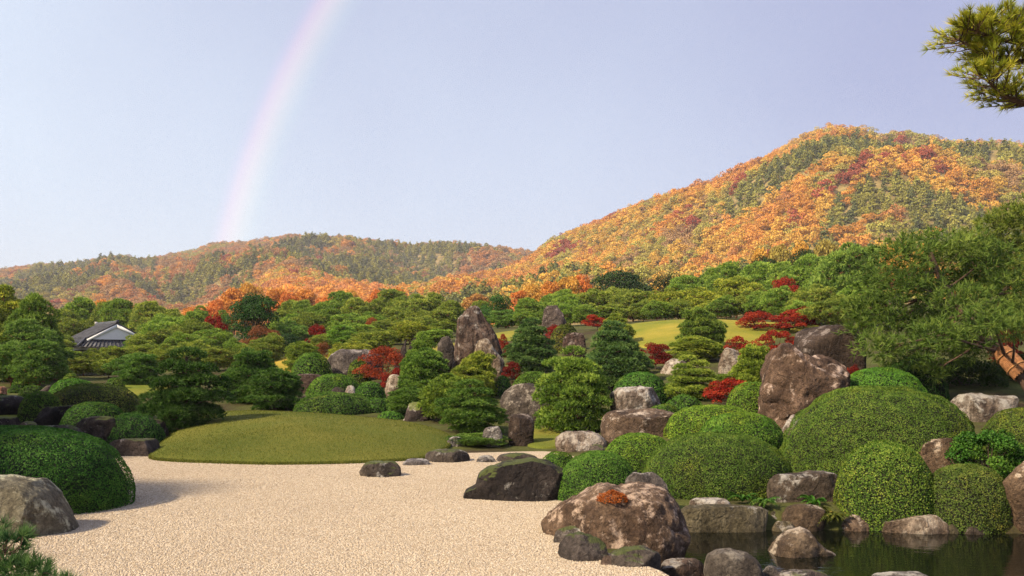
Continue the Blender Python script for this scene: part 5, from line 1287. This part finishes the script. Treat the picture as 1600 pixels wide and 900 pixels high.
# ------------------------------------------------------------------ tiled house among the pines
def house():
    Y = 84.0; S = Y / F; ax, ay = (181 - 800) * S, Y; za = zpix(505, Y); zg = tz(ax, Y)
    e_ = ob('tiled_house', None, loc=(ax, ay, zg)); e_.rotation_euler = (0, 0, rad(40)); A = za - zg
    Wd, Ln, rise = 2.6, 6.0, 1.40
    mt = plain('roof_tile', (0.055, 0.057, 0.066), 0.55, 0.5, 20, 0.55, 2.2, spec=0.4); mw = plain('white_plaster', (0.80, 0.78, 0.76), 0.8, var=0.04); mb = plain('white_bargeboard', (0.82, 0.82, 0.80), 0.7, var=0.03)
    md = plain('eave_shade_dark', (0.035, 0.026, 0.022), 0.8); mc = plain('pale_tile_lime', (0.50, 0.48, 0.46), 0.8, var=0.3)
    def slab(name, a, b, c, d, th, mat, parent=e_):
        q = np.array([a, b, c, d], float); nrm = norm(np.cross(q[1] - q[0], q[3] - q[0])[None])[0]
        if nrm[2] < 0: nrm = -nrm
        v = np.vstack([q, q - nrm * th]); f = [[0, 1, 2, 3], [7, 6, 5, 4], [0, 4, 5, 1], [1, 5, 6, 2], [2, 6, 7, 3], [3, 7, 4, 0]]
        o = ob(name, build_mesh(name, v, np.array(f), [mat]), parent); return o, q, nrm
    def ribs(par, q, nrm, sp, rr=0.045):
        s = Soup(); n = int(np.linalg.norm(q[1] - q[0]) / sp)
        for i in range(n + 1):
            t = i / n; p0 = q[0] + (q[1] - q[0]) * t; p1 = q[3] + (q[2] - q[3]) * t
            tube(s, [p0 + nrm * 0.02, p1 + nrm * 0.02], [rr, rr], 6)
        r_ = ob('tile_ribs', s.mesh('tile_ribs', [mt], smooth=True), par); tag(r_, kind='stuff')
    zr, ze = A, A - rise
    for sgn in (-1, 1):
        o, q, n_ = slab('roof_slope', (0, -0.35, zr), (0, Ln, zr), (sgn * Wd, Ln, ze), (sgn * Wd, -0.35, ze), 0.10, mt); ribs(o, q, n_, 0.26)
        b = Soup(); d = np.array([sgn * Wd, 0, -rise]); u = np.array([0, 0, -0.22])
        v0 = np.array([[0, -0.42, zr - 0.10], [sgn * Wd, -0.42, ze - 0.10], [sgn * Wd, -0.42, ze - 0.32], [0, -0.42, zr - 0.42]])
        vv = np.vstack([v0, v0 + [0, 0.09, 0]]); b.add(vv, [[0, 1, 2, 3], [7, 6, 5, 4], [0, 4, 5, 1], [1, 5, 6, 2], [2, 6, 7, 3], [3, 7, 4, 0]])
        ob('bargeboard', b.mesh('bargeboard', [mb]), e_)
    g = Soup(); v0 = np.array([[-Wd * 0.86, -0.30, ze - 0.12], [Wd * 0.86, -0.30, ze - 0.12], [0, -0.30, zr - 0.16]]); g.add(np.vstack([v0, v0 + [0, 0.1, 0]]), [[0, 1, 2], [5, 4, 3]])
    ob('gable_wall', g.mesh('gable_wall', [mw]), e_)
    s = Soup(); tube(s, [[0, -0.45, zr + 0.10], [0, Ln + 0.1, zr + 0.10]], [0.13, 0.13], 8); v, f = boxv(-0.15, 0.15, -0.42, Ln, zr - 0.04, zr + 0.06); s.add(v, f)
    rg = ob('ridge', s.mesh('ridge', [mt]), e_)
    for yy in (-0.47, Ln + 0.12):
        s = Soup(); v, f = boxv(-0.14, 0.14, yy - 0.04, yy + 0.04, zr - 0.02, zr + 0.30); s.add(v, f); ob('ridge_end_tile', s.mesh('ridge_end_tile', [mc if yy > 0 else mt]), rg)
    zi, zo = ze - 0.06, ze - 0.80; ix, iy0, iy1 = Wd, -0.05, Ln; ox, oy0, oy1 = Wd + 0.95, -1.05, Ln + 0.95
    for q4 in ([(-ix, iy0, zi), (ix, iy0, zi), (ox, oy0, zo), (-ox, oy0, zo)], [(-ix, iy1, zi), (-ix, iy0, zi), (-ox, oy0, zo), (-ox, oy1, zo)], [(ix, iy0, zi), (ix, iy1, zi), (ox, oy1, zo), (ox, oy0, zo)]):
        o, q, n_ = slab('skirt_roof', *q4, 0.09, mt); ribs(o, q, n_, 0.26)
    for sgn in (-1, 1):
        s = Soup(); tube(s, [[sgn * ix, iy0, zi + 0.08], [sgn * ox, oy0, zo + 0.09]], [0.10, 0.11], 7); ob('hip_ridge', s.mesh('hip_ridge', [mt], smooth=True), e_)
    s = Soup(); v, f = boxv(-Wd + 0.1, Wd - 0.1, 0.0, Ln - 0.1, -0.4, zi - 0.05); s.add(v, f); ob('wall', s.mesh('wall', [mw]), e_)
    s = Soup(); v, f = boxv(-Wd - 0.1, Wd + 0.1, -0.12, Ln + 0.1, zo - 0.85, zo - 0.30); s.add(v, f); ob('eave_shade_band', s.mesh('eave_shade_band', [md]), e_)  # dark band added as the shadow under the eaves
    tag(e_, 'house with grey tiled gable roof and white gable among the pines', 'house')
house()

# ------------------------------------------------------------------ rainbow and haze
def rainbow():
    az, el, D = rad(23.6), rad(-3.5), 5200.0
    c = np.array([math.sin(az) * math.cos(el), math.cos(az) * math.cos(el), math.sin(el)]); e1 = norm(np.cross(c, [0, 0, 1.0])[None])[0]; e2 = np.cross(e1, c)
    th = np.linspace(-0.15, np.pi + 0.15, 160); rr = np.linspace(40.4, 43.3, 14)
    v = np.array([[np.array([0, 0, H]) + c * D + D * math.tan(rad(q)) * (math.cos(t) * e1 + math.sin(t) * e2) for q in rr] for t in th]).reshape(-1, 3)
    n = len(rr); i = np.arange(len(th) - 1)[:, None] * n + np.arange(n - 1)[None]
    f = np.stack([i, i + 1, i + n + 1, i + n], -1).reshape(-1, 4)
    m, t = newmat('rainbow_light'); N = NT(t)
    at = N('ShaderNodeAttribute', attribute_name='tone')
    col = N.ramp(at.outputs['Fac'], [(0.0, (0, 0, 0)), (0.20, (0.008, 0.014, 0.004)), (0.40, (0.046, 0.036, 0.008)), (0.58, (0.085, 0.040, 0.014)), (0.74, (0.075, 0.014, 0.014)), (0.88, (0.018, 0.0, 0.010)), (1.0, (0, 0, 0))])
    em = N('ShaderNodeEmission', {'Color': col, 'Strength': 1.0}); tr = N('ShaderNodeBsdfTransparent')
    a = N('ShaderNodeAddShader', {0: em.outputs[0], 1: tr.outputs[0]}); N('ShaderNodeOutputMaterial', {'Surface': a.outputs[0]})
    o = ob('rainbow', build_mesh('rainbow', v, f, [m], np.tile(np.linspace(0, 1, n), len(th)), smooth=True))
    tag(o, 'pale rainbow rising steeply from the far ridge at left', 'rainbow')
rainbow()

def haze():
    v, f = boxv(-2700, 2700, -90, 2700, -5, 230)
    m, t = newmat('haze'); N = NT(t)
    p = N('ShaderNodeVolumePrincipled', {'Color': (0.97, 0.95, 1.0, 1), 'Density': 0.00018, 'Anisotropy': 0.0}); N('ShaderNodeOutputMaterial', {'Volume': p.outputs[0]})
    o = ob('haze', build_mesh('haze', v, np.array(f), [m])); tag(o, kind='stuff')
haze()
